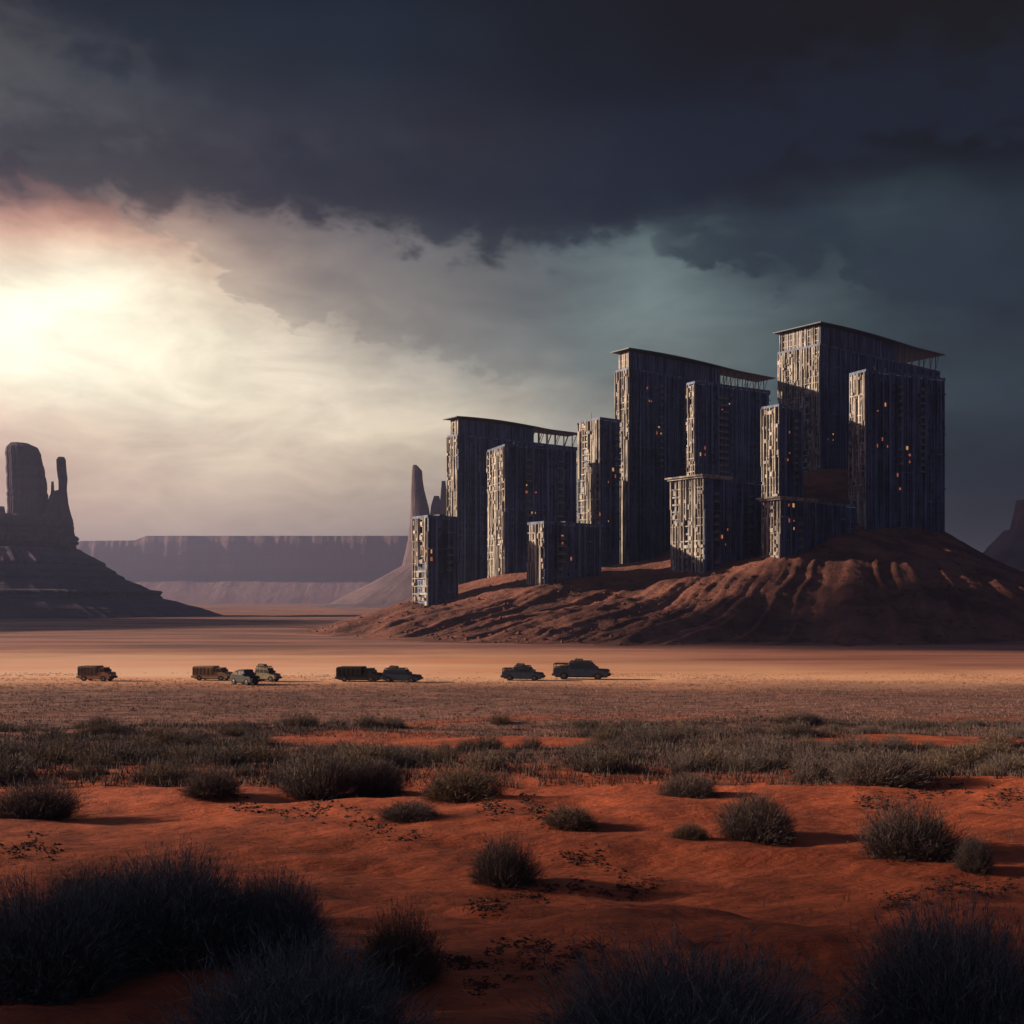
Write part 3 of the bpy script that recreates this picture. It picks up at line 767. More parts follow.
        for i in range(n):
            xa = -1.6 + (W + 3.2) * i / n; xb = -1.6 + (W + 3.2) * (i + 1) / n
            ca = 1.1 * math.sin(math.pi * min(1, (i / n) * 1.1 + 0.2)) ; cb = 1.1 * math.sin(math.pi * min(1, ((i + 1) / n) * 1.1 + 0.2))
            z0 = H - 0.9
            rf.hexa([(xa, -1.5, z0 + ca), (xb, -1.5, z0 + cb), (xb, L + 1.3, z0 + cb), (xa, L + 1.3, z0 + ca)], [(xa, -1.5, z0 + ca + 0.34), (xb, -1.5, z0 + cb + 0.34), (xb, L + 1.3, z0 + cb + 0.34), (xa, L + 1.3, z0 + ca + 0.34)])
        rf.build('roof', M['trim'], t)
        x = Wp + 2.0
        while x < W - 0.5:
            for y in (0.6, L - 0.7):
                cb_ = MB(); cb_.bar((x, y, Hb + 0.1), (x, y, H - 0.6), 0.2); cb_.bar((x, y, Hb + 0.5), (x + 2.6, y, H - 0.7), 0.12)
                cb_.build('column', M['steel'], t)
            x += rs.uniform(3.2, 5.5)
    else:
        gm_ = MB()
        for k in range(1):
            x = rs.uniform(0.1, 0.75) * W; wd = rs.uniform(1.5, min(5, W * 0.2)); gm_.box(x, x + wd, L * 0.3, L * 0.7, Hb, Hb + rs.uniform(0.9, 1.6))
        gm_.build('roof_plant', M['trim'], t)
        for k in range(2):
            am = MB(); x = rs.uniform(0.05, 0.9) * W; am.bar((x, L * 0.5, Hb), (x, L * 0.5, Hb + rs.uniform(2, 3.2)), 0.06)
            am.build('antenna', M['steel'], t)
    if style == 'cornice':
        cm = MB(); cm.box(-1.6, W * 0.45, -0.9, L + 1.2, Hb + 0.82, Hb + 1.3); cm.box(-1.0, W * 0.45, -0.5, L + 0.7, Hb + 0.3, Hb + 0.815)
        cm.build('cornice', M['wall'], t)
    return t, W, L, Hb

T = [
 ('small dark tower at the left foot of the hill beside the thin spire', 413, 428, 458, 515, 335, 38, 'plain', 0),
 ('wide slab tower with open roof canopy, lowest of the three canopied towers', 448, 458, 577, 417, 410, 38, 'canopy', 8),
 ('flat topped slab tower standing just in front of the leftmost canopied tower', 488, 505, 577, 444, 365, 22, 'plain', 0),
 ('low block with pale framed left end between the left slabs and narrow tower', 528, 544, 603, 521, 330, 38, 'plain', 0),
 ('narrow tower with a broad sunlit face left of the central tall slab', 578, 600, 621, 417, 385, 38, 'plain', 0),
 ('tall central slab tower with a long cambered roof canopy and thin sunlit edge', 616, 629, 770, 349, 400, 38, 'canopy', 9),
 ('dark slab tower with a narrow glowing edge before the tall central slab', 687, 695, 770, 381, 375, 30, 'plain', 0),
 ('low block with a projecting cornice and sunlit front below the central slab', 671, 704, 762, 476, 330, 38, 'cornice', 0),
 ('slim tower with pale sunlit face left of the highest tower', 762, 779, 803, 404, 360, 38, 'plain', 0),
 ('low sunlit fronted block at the foot of the slim pale tower', 762, 781, 856, 498, 325, 38, 'cornice', 0),
 ('highest tower with a wide sunlit face and roof canopy raised on columns', 778, 820, 940, 323, 420, 38, 'canopy', 10),
 ('dark ribbed tower nearest the right, in front of the highest tower', 850, 866, 945, 369, 360, 25, 'plain', 0),
]
towers = []
for i, (lab, lx, cx, rx, top, d, phi, st, drop) in enumerate(T):
    towers.append(tower(lab, lx, cx, rx, top, d, phi, st, seed=100 + i, drop=(7.5 if i == 5 else 8.5 if i == 10 else 7.0) if st == 'canopy' else 0.8, lit=12 if i in (5, 10, 11) else 5))
# stair shaft clinging to the sunlit edge of the central slab
t5, W5, L5, H5 = towers[5]
sm = MB(); Hs = CZ + (HOR - 480) / F * 398 - t5.location.z
sm.box(-2.2, -0.8, 0.4, L5 - 0.2, 0, Hs)
for k in range(12): sm.box(-2.5, -2.2, 0.4 + (k % 4) * 1.6, 0.8 + (k % 4) * 1.6, 0, Hs - (k // 4) * 6)
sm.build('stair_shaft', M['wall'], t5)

# ------------------------------------------------------------------ vehicles
def paint(name, col): return simple(name, col, 0.7, 0.0, 0.25, 1.5)
PT = dict(blue=paint('paint_slate_blue', (0.030, 0.045, 0.075)), dark=paint('paint_charcoal', (0.022, 0.020, 0.019)), tan=paint('paint_tan', (0.27, 0.18, 0.10)), olive=paint('paint_olive', (0.20, 0.155, 0.09)), rust=paint('paint_rust', (0.26, 0.125, 0.07)))
def wheel_meshes(r, wd):
    a = MB(); a.lathe_y([(-wd / 2, r * 0.62), (-wd / 2, r * 0.93), (-wd * 0.32, r), (wd * 0.32, r), (wd / 2, r * 0.93), (wd / 2, r * 0.62)], 0, 0, 22)
    b = MB(); b.lathe_y([(-wd * 0.46, r * 0.2), (-wd * 0.52, r * 0.3), (-wd * 0.40, r * 0.6), (wd * 0.40, r * 0.6), (wd * 0.52, r * 0.3), (wd * 0.46, r * 0.2)], 0, 0, 18)
    ta = a.mesh('tyre'); ta.materials.append(M['tyre']); rb_ = b.mesh('rim'); rb_.materials.append(M['rim'])
    return ta, rb_
def vehicle(name, label, cat, px, d, ln, ht, kind, color, yaw=R(-10)):
    x = (px - 512) / F * d
    t = empty(name, (x, d, float(zg(x, d))), yaw)
    tag(t, label, cat, 'vehicles standing on the pale plain')
    pm = PT[color]; wd = min(2.1, ln * 0.40); hw = wd / 2
    r = ht * (0.225 if kind != 'truck' else 0.19); cl = r * 0.95; x0, x1 = -ln / 2, ln / 2
    belt = cl + (ht - cl) * 0.50
    wx = (x0 + ln * 0.19, x1 - ln * 0.19)
    # lower body with wheel arches
    def arch(c): return [(c + r * 1.22 * math.cos(a), cl - 0.02 + max(0, r * 1.22 * math.sin(a)) * 0.75) for a in np.linspace(0, math.pi, 9)]
    top = [(x1 - 0.02, belt - 0.16), (x1 - 0.15, belt - 0.03), (x1 - ln * 0.24, belt + 0.03)]
    back = {'suv': [(x0 + 0.05, belt), (x0, belt - 0.2)], 'pickup': [(x0 + 0.03, belt + 0.04), (x0, belt - 0.2)], 'crew': [(x0 + 0.03, belt + 0.10), (x0, belt - 0.2)], 'truck': [(x0 + ln * 0.62, belt + 0.03), (x0 + ln * 0.62, cl + 0.35), (x0, cl + 0.35)]}[kind]
    pts = [(x0, cl)] + [(x1, cl)] if kind == 'none' else None
    prof = [(x1, cl), (x1, belt - 0.25)] + top + back + [(x0, cl)] + list(reversed(arch(wx[0]))) + list(reversed(arch(wx[1])))
    b = MB(); b.prism(prof, -hw, hw, 0.03); b.build('body', pm, t)
    # cabin
    cabs = {'suv': (x0 + 0.08, x0 + 0.28, x1 - ln * 0.36, x1 - ln * 0.25), 'pickup': (x0 + ln * 0.36, x0 + ln * 0.39, x1 - ln * 0.34, x1 - ln * 0.24), 'crew': (x0 + ln * 0.27, x0 + ln * 0.29, x1 - ln * 0.31, x1 - ln * 0.19), 'truck': (x0 + ln * 0.64, x0 + ln * 0.66, x1 - ln * 0.21, x1 - ln * 0.15)}[kind]
    rf = ht * 0.97 if kind != 'truck' else ht * 0.86
    ci = hw * 0.90
    b = MB(); b.hexa([(cabs[0], -hw * 0.97, belt - 0.02), (cabs[3], -hw * 0.97, belt - 0.02), (cabs[3], hw * 0.97, belt - 0.02), (cabs[0], hw * 0.97, belt - 0.02)], [(cabs[1], -ci, rf), (cabs[2], -ci, rf), (cabs[2], ci, rf), (cabs[1], ci, rf)])
    b.box(cabs[1] - 0.03, cabs[2] + 0.05, -ci * 1.02, ci * 1.02, rf + 0.002, rf + 0.06); b.build('cabin', pm, t)
    # side windows, each a pane standing proud of the pillar line
    nwin = {'suv': 3, 'pickup': 2, 'truck': 1, 'crew': 3}[kind]
    for s in (-1, 1):
        for k in range(nwin):
            f0 = (k + 0.08) / nwin; f1 = (k + 0.92) / nwin
            def at(f, z):
                g = (z - belt) / (rf - belt); xa = cabs[0] + (cabs[1] - cabs[0]) * g; xb = cabs[3] + (cabs[2] - cabs[3]) * g
                return (xa + 0.1 + (xb - xa - 0.2) * f, s * (hw * 0.97 + (ci - hw * 0.97) * g + 0.012), z)
            lo = [at(f0, belt + 0.08), at(f1, belt + 0.08), at(f1, rf - 0.1), at(f0, rf - 0.1)]
            hi = [(p[0], p[1] - s * 0.03, p[2]) for p in lo]
            w_ = MB(); w_.hexa(lo, hi); w_.build('window', M['glass'], t)
    wsn = MB()
    def fr(g, y): return (cabs[3] + (cabs[2] - cabs[3]) * g + 0.02, y, belt + (rf - belt) * g)
    lo = [fr(0.14, -ci * 0.9), fr(0.14, ci * 0.9), fr(0.88, ci * 0.86), fr(0.88, -ci * 0.86)]
    wsn.hexa(lo, [(p[0] - 0.04, p[1], p[2]) for p in lo]); wsn.build('windscreen', M['glass'], t)
    ta, rbm = wheel_meshes(r, 0.27)
    for wxx in wx:
        for s in (-1, 1):
            e = link('wheel', ta, None, t, (wxx, s * (hw - 0.12), r))
            e.name = 'wheel'; q = link('rim', rbm, None, e)
    for (xx, nm) in ((x1, 'bumper'), (x0, 'bumper')):
        sg = 1 if xx > 0 else -1
        b = MB(); b.box(min(xx + sg * 0.003, xx + sg * 0.16), max(xx + sg * 0.003, xx + sg * 0.16), -hw * 0.95, hw * 0.95, cl + 0.03, cl + 0.25); b.build(nm, M['chassis'], t)
    for s in (-1, 1):
        b = MB(); b.box(x1 - 0.08, x1 + 0.03, s * hw * 0.72 - 0.12, s * hw * 0.72 + 0.12, belt - 0.42, belt - 0.22); b.build('headlight', M['lamp'], t)
        b = MB(); b.box(x0 - 0.03, x0 + 0.05, s * hw * 0.8 - 0.07, s * hw * 0.8 + 0.07, cl + 0.3, cl + 0.48); b.build('tail_light', M['tail'], t)
        b = MB(); b.box(cabs[3] - 0.28, cabs[3] - 0.14, s * (hw + 0.12) - 0.1, s * (hw + 0.12) + 0.1, belt + 0.06, belt + 0.26); b.build('mirror', M['chassis'], t)
    b = MB(); b.box(x0 + 0.2, x1 - 0.2, -hw * 0.75, hw * 0.75, cl * 0.62, cl + 0.02); b.build('chassis', M['chassis'], t)
    if kind in ('suv', 'crew'):
        b = MB()
        for s in (-1, 1): b.bar((cabs[1] + 0.1, s * ci * 0.85, rf + 0.2), (cabs[2] - 0.1, s * ci * 0.85, rf + 0.2), 0.03)
        for k in range(6):
            xx = cabs[1] + 0.1 + (cabs[2] - cabs[1] - 0.2) * k / 5; b.bar((xx, -ci * 0.85, rf + 0.2), (xx, ci * 0.85, rf + 0.2), 0.025)
            for s in (-1, 1): b.bar((xx, s * ci * 0.85, rf + 0.05), (xx, s * ci * 0.85, rf + 0.2), 0.025)
        b.build('roof_rack', M['chassis'], t)
        b = MB(); m_ = (cabs[1] + cabs[2]) / 2
        b.prism([(m_ - 0.75, rf + 0.23), (m_ + 0.2, rf + 0.23), (m_ + 0.15, rf + 0.45), (m_ - 0.6, rf + 0.50)], -ci * 0.6, ci * 0.55, 0.06); b.build('luggage', M['canvas'], t)
    if kind == 'pickup':
        b = MB(); xa, xb = x0 + 0.12, cabs[0] - 0.05
        b.prism([(xa, belt + 0.05), (xb, belt + 0.05), (xb, rf - 0.18), (xb - 0.4, rf - 0.06), (xa + 0.5, rf - 0.16), (xa, rf - 0.45)], -hw * 0.86, hw * 0.86, 0.05); b.build('cargo_cover', M['canvas'], t)
    if kind == 'crew':
        b = MB(); xa, xb = x0 + 0.15, cabs[0] - 0.08
        b.prism([(xa, belt + 0.1), (xb, belt + 0.1), (xb, rf - 0.28), (xb - 0.3, rf - 0.22), (xa + 0.4, belt + 0.34), (xa, belt + 0.3)], -hw * 0.8, hw * 0.8, 0.05); b.build('cargo_cover', M['canvas'], t)
        b = MB()
        for s in (-1, 1):
            b.bar((x0 + 0.08, s * hw * 0.9, belt + 0.1), (x0 + 0.08, s * hw * 0.9, rf - 0.12), 0.04)
            b.bar((x0 + 0.08, s * hw * 0.9, rf - 0.12), (cabs[0], s * hw * 0.9, rf - 0.12), 0.04)
        b.bar((x0 + 0.08, -hw * 0.9, rf - 0.12), (x0 + 0.08, hw * 0.9, rf - 0.12), 0.04); b.build('bed_rail', M['chassis'], t)
    if kind == 'truck':
        b = MB(); xa, xb = x0, x0 + ln * 0.60
        b.prism([(xa, cl + 0.36), (xb, cl + 0.36), (xb, ht - 0.12), (xb - 0.15, ht), (xa + 0.15, ht - 0.02), (xa, ht - 0.15)], -hw * 1.0, hw * 1.0, 0.02); b.build('cargo_box', pm if color != 'rust' else M['canvas'], t)
        for s in (-1, 1):
            for k in range(6):
                b = MB(); xx = xa + 0.15 + (xb - xa - 0.3) * k / 5; b.box(xx - 0.05, xx + 0.05, min(s * hw * 1.0, s * (hw + 0.05)), max(s * hw * 1.0, s * (hw + 0.05)), cl + 0.4, ht - 0.2)
                b.build('side_rib', M['chassis'], t)
    return t
vehicle('cargo_truck', 'small rust brown cargo truck standing alone at the far left', 'truck', 97, 123, 3.85, 1.70, 'truck', 'rust')
vehicle('cargo_truck', 'tan box truck at the rear of the group of three', 'truck', 213, 124, 4.2, 1.62, 'truck', 'tan')
vehicle('pickup_truck', 'dark pickup parked nearest the camera, nose toward us, in the group of three', 'pickup', 245, 117, 3.4, 1.60, 'pickup', 'dark', R(-38))
vehicle('off_road_car', 'small tan off-road car at the front of the group of three', 'car', 267, 122, 2.9, 1.5, 'suv', 'olive', R(-24))
vehicle('cargo_truck', 'long dark truck behind the blue car in the pair', 'truck', 360, 122, 4.9, 1.65, 'truck', 'dark')
vehicle('off_road_car', 'slate blue car leading the pair in the middle', 'car', 401.5, 121, 4.2, 1.35, 'suv', 'blue')
vehicle('pickup_truck', 'blue grey pickup with railed bed behind the biggest vehicle', 'pickup', 523, 124, 4.55, 1.5, 'crew', 'blue')
vehicle('pickup_truck', 'biggest vehicle, long dark blue crew pickup with roof rack', 'pickup', 581.5, 126, 6.3, 1.95, 'crew', 'blue')

# ------------------------------------------------------------------ plants
def ribbons(base, direc, length, width, bend, nseg=3, g=None):
    """many tapered curved blades at once. base (N,3), direc (N,3) unit, length, width (N,), bend (N,3)"""
    g = g or rng
    N = len(base)
    side = np.cross(direc, g.normal(size=(N, 3))); side /= np.linalg.norm(side, axis=1, keepdims=True) + 1e-9
    V = np.zeros((N, (nseg + 1) * 2, 3))
    for k in range(nseg + 1):
        s = k / nseg
        p = base + direc * (length * s)[:, None] + bend * (length * s * s)[:, None]
        wv = side * (width * (1 - 0.85 * s) * 0.5)[:, None]
        V[:, 2 * k] = p - wv; V[:, 2 * k + 1] = p + wv
    off = (np.arange(N) * (nseg + 1) * 2)[:, None]
    Fs = [np.stack([off[:, 0] + 2 * k, off[:, 0] + 2 * k + 1, off[:, 0] + 2 * k + 3, off[:, 0] + 2 * k + 2], -1) for k in range(nseg)]
    return V.reshape(-1, 3), np.stack(Fs, 1).reshape(-1, 4)
def bush_mesh(seed, stems, hw=0.9, wscale=1.0, twigs=4):
    """a dome of fine stems 1 m high and 2*hw m wide, its outline uneven"""
    g = np.random.default_rng(seed)
    th = g.uniform(0, 2 * np.pi, stems); cz = g.uniform(0.0, 1, stems) ** 0.9
    sn = np.sqrt(1 - cz * cz)
    lump = 1 + 0.28 * fbm(np.cos(th) * sn * 2.2 + seed, np.sin(th) * sn * 2.2 + cz, seed, 3)
    rad = g.uniform(0.55, 1.0, stems) ** 0.6 * lump
    tip = np.stack([np.cos(th) * sn * hw, np.sin(th) * sn * hw, cz], -1) * rad[:, None]
    br = hw * 0.45 * np.sqrt(g.uniform(0, 1, stems))
    base = np.stack([np.cos(th) * sn * br + g.normal(0, 0.06, stems), np.sin(th) * sn * br + g.normal(0, 0.06, stems), np.full(stems, -0.04)], -1)
    dv = tip - base; ln = np.linalg.norm(dv, axis=1); dr = dv / ln[:, None]
    bend = np.stack([g.normal(0, 0.09, stems), g.normal(0, 0.09, stems), g.normal(0.04, 0.08, stems)], -1)
    V1, F1 = ribbons(base, dr, ln, g.uniform(0.006, 0.012, stems) * wscale, bend, 3, g)
    idx = np.repeat(np.arange(stems), twigs); q = g.uniform(0.3, 1.0, len(idx))
    tb = base[idx] + dr[idx] * (ln[idx] * q)[:, None] + bend[idx] * (ln[idx] * q * q)[:, None]
    td = dr[idx] + g.normal(0, 0.5, (len(idx), 3)) + np.array([0, 0, 0.3]); td /= np.linalg.norm(td, axis=1, keepdims=True)
    V2, F2 = ribbons(tb, td, g.uniform(0.04, 0.13, len(idx)), g.uniform(0.005, 0.010, len(idx)) * wscale, g.normal(0, 0.15, (len(idx), 3)), 1, g)
    V = np.vstack([V1, V2]); Fc = np.vstack([F1, F2 + len(V1)])
    V[:, 2] = np.maximum(V[:, 2], -0.05)
    return np_mesh('sage_bush', V, Fc)
BIG = [bush_mesh(200 + i, 4600, 0.9, 0.62, 8) for i in range(3)]
MEDM = [bush_mesh(300 + i, 2200, 0.85, 0.9, 8) for i in range(4)]
SML = [bush_mesh(400 + i, 620, 0.9, 1.6, 6) for i in range(5)]
for m_ in BIG: m_.materials.append(M['bush_grey'])
for q_, m_ in enumerate(MEDM): m_.materials.append(M['dry_bush'] if q_ == 1 else M['bush'])
for q_, m_ in enumerate(SML): m_.materials.append(M['dry_bush'] if q_ in (1, 4) else M['bush'])
def row_to_d(py, px):
    """distance on the plain that is seen at a row"""
    lo, hi = 2.5, 400.0
    ds = np.geomspace(lo, hi, 1500); z = zg((px - 512) / F * ds, ds)
    rows = HOR + (CZ - z) / ds * F
    vis = np.minimum.accumulate(rows)
    k = int(np.argmax(vis <= py))
    return float(ds[k])
def bush(px, py, wpx, hpx, meshes, label, group='sage bushes in the red sand', k=0, d=None):
    d = d or row_to_d(py, px)
    x = (px - 512) / F * d; z = float(zg(x, d))
    o = bpy.data.objects.new('sage_bush', meshes[k % len(meshes)]); COL.objects.link(o)
    hm = hpx / F * d; wmtr = wpx / F * d
    o.location = (x, d, z - 0.02); o.scale = (wmtr / 1.5, wmtr / 1.5, hm / 0.95); o.rotation_euler = (0, 0, random.uniform(0, 6.28))
    tag(o, label, 'bush', group)
    return o
bush(758, 838, 78, 46, MEDM, 'round dark bush alone on the bright sand right of the middle', k=0)
bush(690, 838, 40, 16, MEDM, 'small low tuft just left of the round dark bush', k=1)
bush(912, 857, 108, 54, MEDM, 'broad bush spreading on the sand at the right', k=2)
bush(975, 869, 38, 34, MEDM, 'small round bush at the right end of the broad bush', k=3)
bush(503, 884, 70, 48, MEDM, 'lone round bush in the middle of the sand', k=3)
bush(400, 978, 92, 68, MEDM, 'upright bush on the sand below the middle, left of the tracks', k=1)
bush(45, 985, 190, 105, BIG, 'dark bush at the left edge, left end of the big clump', k=0)
bush(175, 950, 190, 95, BIG, 'tallest dark bush in the middle of the big left clump', k=1)
bush(270, 955, 120, 80, BIG, 'bush at the right end of the big left clump', k=2)
bush(95, 925, 120, 60, MEDM, 'bush at the back of the big left clump', k=2)
bush(300, 1085, 280, 130, BIG, 'wide bush cut by the bottom edge left of centre', k=2)
bush(690, 1095, 300, 150, BIG, 'biggest grey bush cut by the bottom edge right of centre', k=0)
bush(965, 1060, 230, 150, BIG, 'dark bush in the bottom right corner', k=1)
bush(590, 1075, 120, 70, BIG, 'small bush beside the biggest grey bush at the bottom edge', k=1)
bush(35, 818, 88, 38, MEDM, 'low bush at the left edge below the scrub belt', k=0)
bush(408, 818, 64, 17, MEDM, 'flat dark tuft on the sand left of the middle', k=2)
bush(570, 827, 56, 22, MEDM, 'sparse tuft on the sand above the lone round bush', k=1)
bush(320, 797, 74, 46, MEDM, 'upright bush on the rim of the scrub belt left of centre', k=3)
bush(376, 794, 56, 38, MEDM, 'smaller bush on the rim just right of the upright one', k=0)
bush(462, 799, 92, 34, MEDM, 'spreading bush on the rim left of the middle', k=1)
bush(212, 796, 60, 30, MEDM, 'dark bush on the rim at the left third', k=2)
bush(690, 796, 62, 22, MEDM, 'low bush on the rim above the small tuft', k=3)
bush(880, 783, 90, 34, MEDM, 'wide bush on the rim at the right', k=0)
def clearing(x, d):
    '''bare sand inside the scrub belt'''
    px = 512 + np.asarray(x) / d * F
    a = 1 - np.hypot((px - 430) / 185, (np.asarray(d) - 55) / 7.5); b = 1 - np.hypot((px - 920) / 120, (np.asarray(d) - 53) / 5.0)
    return np.clip(np.maximum(a, b) * 2.5, 0, 1)
# the belt of scrub beyond the sand: bushes one can count but not tell apart
g = np.random.default_rng(5)
n = 0
while n < 240:
    d = 32 + 36 * g.random() ** 1.3; x = g.uniform(-0.53, 0.53) * d
    if fbm(np.array([x / 9.0]), np.array([d / 5.0]), 55, 3)[0] < -0.05 and g.random() < 0.8: continue
    if clearing(x, d) > 0.3: continue
    px = 512 + x / d * F; py = HOR + (CZ - float(zg(x, d))) / d * F
    hgt = g.uniform(0.35, 0.85); wdt = hgt * g.uniform(1.8, 3.4)
    o = bpy.data.objects.new('sage_bush', SML[n % 5]); COL.objects.link(o)
    o.location = (x, d, float(zg(x, d)) - 0.02); o.scale = (wdt / 1.75, wdt / 1.75, hgt); o.rotation_euler = (0, 0, g.uniform(0, 6.28))
    tag(o, 'dark scrub bush in the belt beyond the red sand', 'bush', 'bushes of the scrub belt')
    n += 1
# ground cover
def tufts(n, dmin, dmax, hmin, hmax, wd, blades, seed, mask=None):
    g = np.random.default_rng(seed)
    d = np.sqrt(g.uniform(dmin ** 2, dmax ** 2, n)); x = g.uniform(-0.62, 0.62, n) * d
    if mask is not None:
        k = mask(x, d, g); d, x = d[k], x[k]
    n = len(d); z = zg(x, d)
    idx = np.repeat(np.arange(n), blades); N = len(idx)
    base = np.stack([x[idx] + g.normal(0, 0.10, N), d[idx] + g.normal(0, 0.10, N), z[idx] - 0.03], -1)
    th = g.uniform(0, 2 * np.pi, N); el = np.abs(g.normal(0, 0.55, N))
    dr = np.stack([np.sin(el) * np.cos(th), np.sin(el) * np.sin(th), np.cos(el)], -1)
    hs = g.uniform(hmin, hmax, n)[idx] * g.uniform(0.6, 1.1, N)
    return ribbons(base, dr, hs, np.full(N, wd) * g.uniform(0.6, 1.3, N), g.normal(0, 0.15, (N, 3)), 2, g)
V, Fc = tufts(60000, 58, 138, 0.06, 0.20, 0.05, 5, 61, lambda x, d, g: fbm(x / 14, d / 5, 66, 4) + g.uniform(-0.5, 0.5, len(x)) > -0.35 + np.clip((d - 105) / 30, 0, 1) * 0.75)
tag(link('scrub_grass', np_mesh('scrub_grass', V, Fc), M['straw']), 'low dry grass over the flat beyond the scrub belt', 'grass', kind='stuff')
V, Fc = tufts(46000, 31, 70, 0.10, 0.36, 0.030, 7, 62, lambda x, d, g: fbm(x / 9, d / 4, 55, 4) + g.uniform(-0.35, 0.35, len(x)) > -0.12 + 2 * clearing(x, d))
tag(link('belt_grass', np_mesh('belt_grass', V, Fc), M['belt']), 'dark grass filling the scrub belt behind the red sand', 'grass', kind='stuff')
V, Fc = tufts(1500, 8, 33, 0.04, 0.16, 0.008, 9, 63, lambda x, d, g: fbm(x / 3, d / 3, 77, 3) > 0.12)
tag(link('sand_grass', np_mesh('sand_grass', V, Fc), M['bush']), 'sparse short dry grass sprouting from the sand', 'grass', kind='stuff')
# dark clods and twigs lying in streaks on the sand
def clods():
    g = np.random.default_rng(17); Vs = []; Fs = []; c = 0
    tracks = [(470, 905, 660, 880, 380), (440, 960, 600, 945, 420), (470, 985, 560, 965, 260), (830, 770, 1010, 745, 500), (860, 800, 1020, 790, 260), (480, 800, 560, 815, 160), (230, 800, 420, 830, 240), (880, 900, 1020, 880, 260), (0, 850, 60, 845, 100), (560, 850, 620, 870, 90)]
    for (xa, ya, xb, yb, n) in tracks:
        for k in range(n * 3):
            s = g.random(); px = xa + (xb - xa) * s + g.normal(0, 5); py = ya + (yb - ya) * s + g.normal(0, 5) + 6 * math.sin(s * 9)
            if fbm(np.array([px / 16.0]), np.array([py / 7.0]), 151, 3)[0] < -0.12: continue
            d = row_fast(py, px); x = (px - 512) / F * d; z = float(zg(x, d))
            sz = g.uniform(0.006, 0.011) * (1.3 + 2.6 * g.random() ** 4) * d / 18
            p = g.normal(size=(6, 3)) * 0.15 + np.array([[1, 0, 0], [-1, 0, 0], [0, 1, 0], [0, -1, 0], [0, 0, 1], [0, 0, -1]])
            p = p * np.array([sz * g.uniform(0.8, 2.0), sz, sz * 0.8]) + np.array([x, d, z + sz * 0.3])
            Vs.append(p); q = np.array([[0, 2, 4], [2, 1, 4], [1, 3, 4], [3, 0, 4], [2, 0, 5], [1, 2, 5], [3, 1, 5], [0, 3, 5]]) + c
            Fs.append(q); c += 6
    return np.vstack(Vs), np.vstack(Fs)
_ds = np.geomspace(5, 120, 260)
def row_fast(py, px):
    rows = HOR + (CZ - zg((px - 512) / F * _ds, _ds)) / _ds * F
    k = max(1, int(np.argmax(rows <= py))); f_ = (py - rows[k - 1]) / min(-1e-3, rows[k] - rows[k - 1])
    return float(_ds[k - 1] + (_ds[k] - _ds[k - 1]) * min(1, max(0, f_)))
V, Fc = clods()
tag(link('gravel', np_mesh('gravel', V, Fc), M['clod']), 'dark clods and crumbs lying in streaks on the sand', 'gravel', kind='stuff')

def scree(n=4000):
    g = np.random.default_rng(27); Vs = []; Fs = []; c = 0
    while c < n * 6:
        x = g.uniform(-80, 240); y = g.uniform(215, 345); z = hill_z(x, y)
        if z < 0.1 or fbm(np.array([x / 14]), np.array([y / 14]), 161, 3)[0] < g.uniform(-0.3, 0.5): continue
        sz = 0.10 + 0.55 * g.random() ** 7
        p = g.normal(size=(6, 3)) * 0.2 + np.array([[1, 0, 0], [-1, 0, 0], [0, 1, 0], [0, -1, 0], [0, 0, 1], [0, 0, -1]])
        Vs.append(p * np.array([sz * g.uniform(0.8, 1.8), sz, sz * 0.8]) + np.array([x, y, z + sz * 0.25]))
        Fs.append(np.array([[0, 2, 4], [2, 1, 4], [1, 3, 4], [3, 0, 4], [2, 0, 5], [1, 2, 5], [3, 1, 5], [0, 3, 5]]) + c); c += 6
    return np.vstack(Vs), np.vstack(Fs)
V, Fc = scree()
tag(link('scree', np_mesh('scree', V, Fc), M['hill']), 'broken red stones strewn down the gullies of the hill', 'scree', kind='stuff')

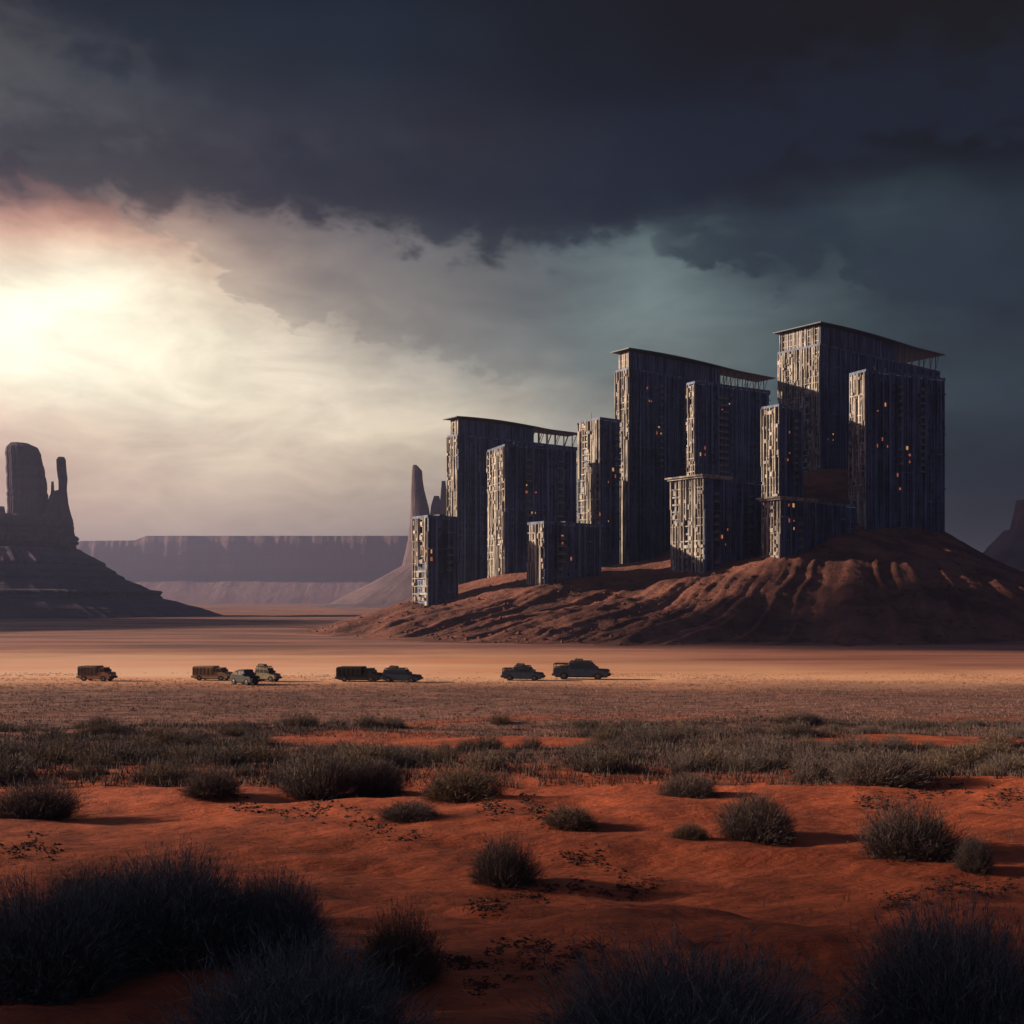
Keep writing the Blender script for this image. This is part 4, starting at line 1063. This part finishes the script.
# ------------------------------------------------------------------ added clouds out of view on the left, placed to cast shade
def shade_cloud(cx, cy, cz, rx, ry, rz, seed):
    n, m = 96, 48
    th = np.linspace(0, 2 * np.pi, n, endpoint=False); ph = np.linspace(0.02, np.pi - 0.02, m)
    P_, T_ = np.meshgrid(ph, th, indexing='ij')
    q = 1 + 0.2 * fbm(np.cos(T_) * 2 + seed, np.sin(T_) * 2 + P_ * 1.5, seed, 5)
    x = cx + rx * np.sin(P_) * np.cos(T_) * q; y = cy + ry * np.sin(P_) * np.sin(T_) * q; z = cz + rz * np.cos(P_) * q
    z = np.maximum(z, cz - rz * 0.5)
    V = np.stack([x, y, z], -1).reshape(-1, 3)
    i = np.arange(m - 1)[:, None] * n; j = np.arange(n)[None, :]; jn = (j + 1) % n
    f = np.stack([i + j, i + n + j, i + n + jn, i + jn], -1).reshape(-1, 4)
    return np_mesh('shade_cloud', V, f, True)
cm_ = simple('shade_cloud_grey', (0.5, 0.5, 0.52), 1.0, 0, 0.2, 0.01)
def add_cloud(dist_d, z, rx, ry, rz, seed, label, tx=0):
    k = (z - 2) / math.tan(SUN_EL)
    cx = math.sin(SUN_AZ) * k + tx; cy = math.cos(SUN_AZ) * k + dist_d
    me = shade_cloud(cx, cy, z, rx, ry, rz, seed)
    tag(link('shade_cloud', me, cm_), label, kind='structure')
add_cloud(-22, 330, 160, 38, 20, 5, 'added unseen cloud shading the near sand')
add_cloud(250, 330, 300, 70, 20, 9, 'added unseen long cloud shading the right of the hill', 338)
add_cloud(465, 330, 235, 165, 20, 15, 'added unseen cloud shading the plain before the left butte', -335)
add_cloud(1000, 520, 330, 330, 60, 12, 'added unseen broad cloud shading the far right of the plain', 520)

# ------------------------------------------------------------------ haze
hb = MB(); hb.box(-4700, 4700, -4700, 4700, -2.0, 212.0)
hm_ = bpy.data.materials.new('desert_haze'); hm_.use_nodes = True
ht_ = hm_.node_tree; ht_.nodes.clear()
vo = ht_.nodes.new('ShaderNodeVolumePrincipled'); vo.inputs['Color'].default_value = (0.34, 0.37, 0.60, 1); vo.inputs['Density'].default_value = 0.00022
vo.inputs['Anisotropy'].default_value = 0.5
ou = ht_.nodes.new('ShaderNodeOutputMaterial'); ht_.links.new(vo.outputs[0], ou.inputs['Volume'])
tag(hb.build('haze', hm_), 'thin dusty haze over the desert', kind='stuff')
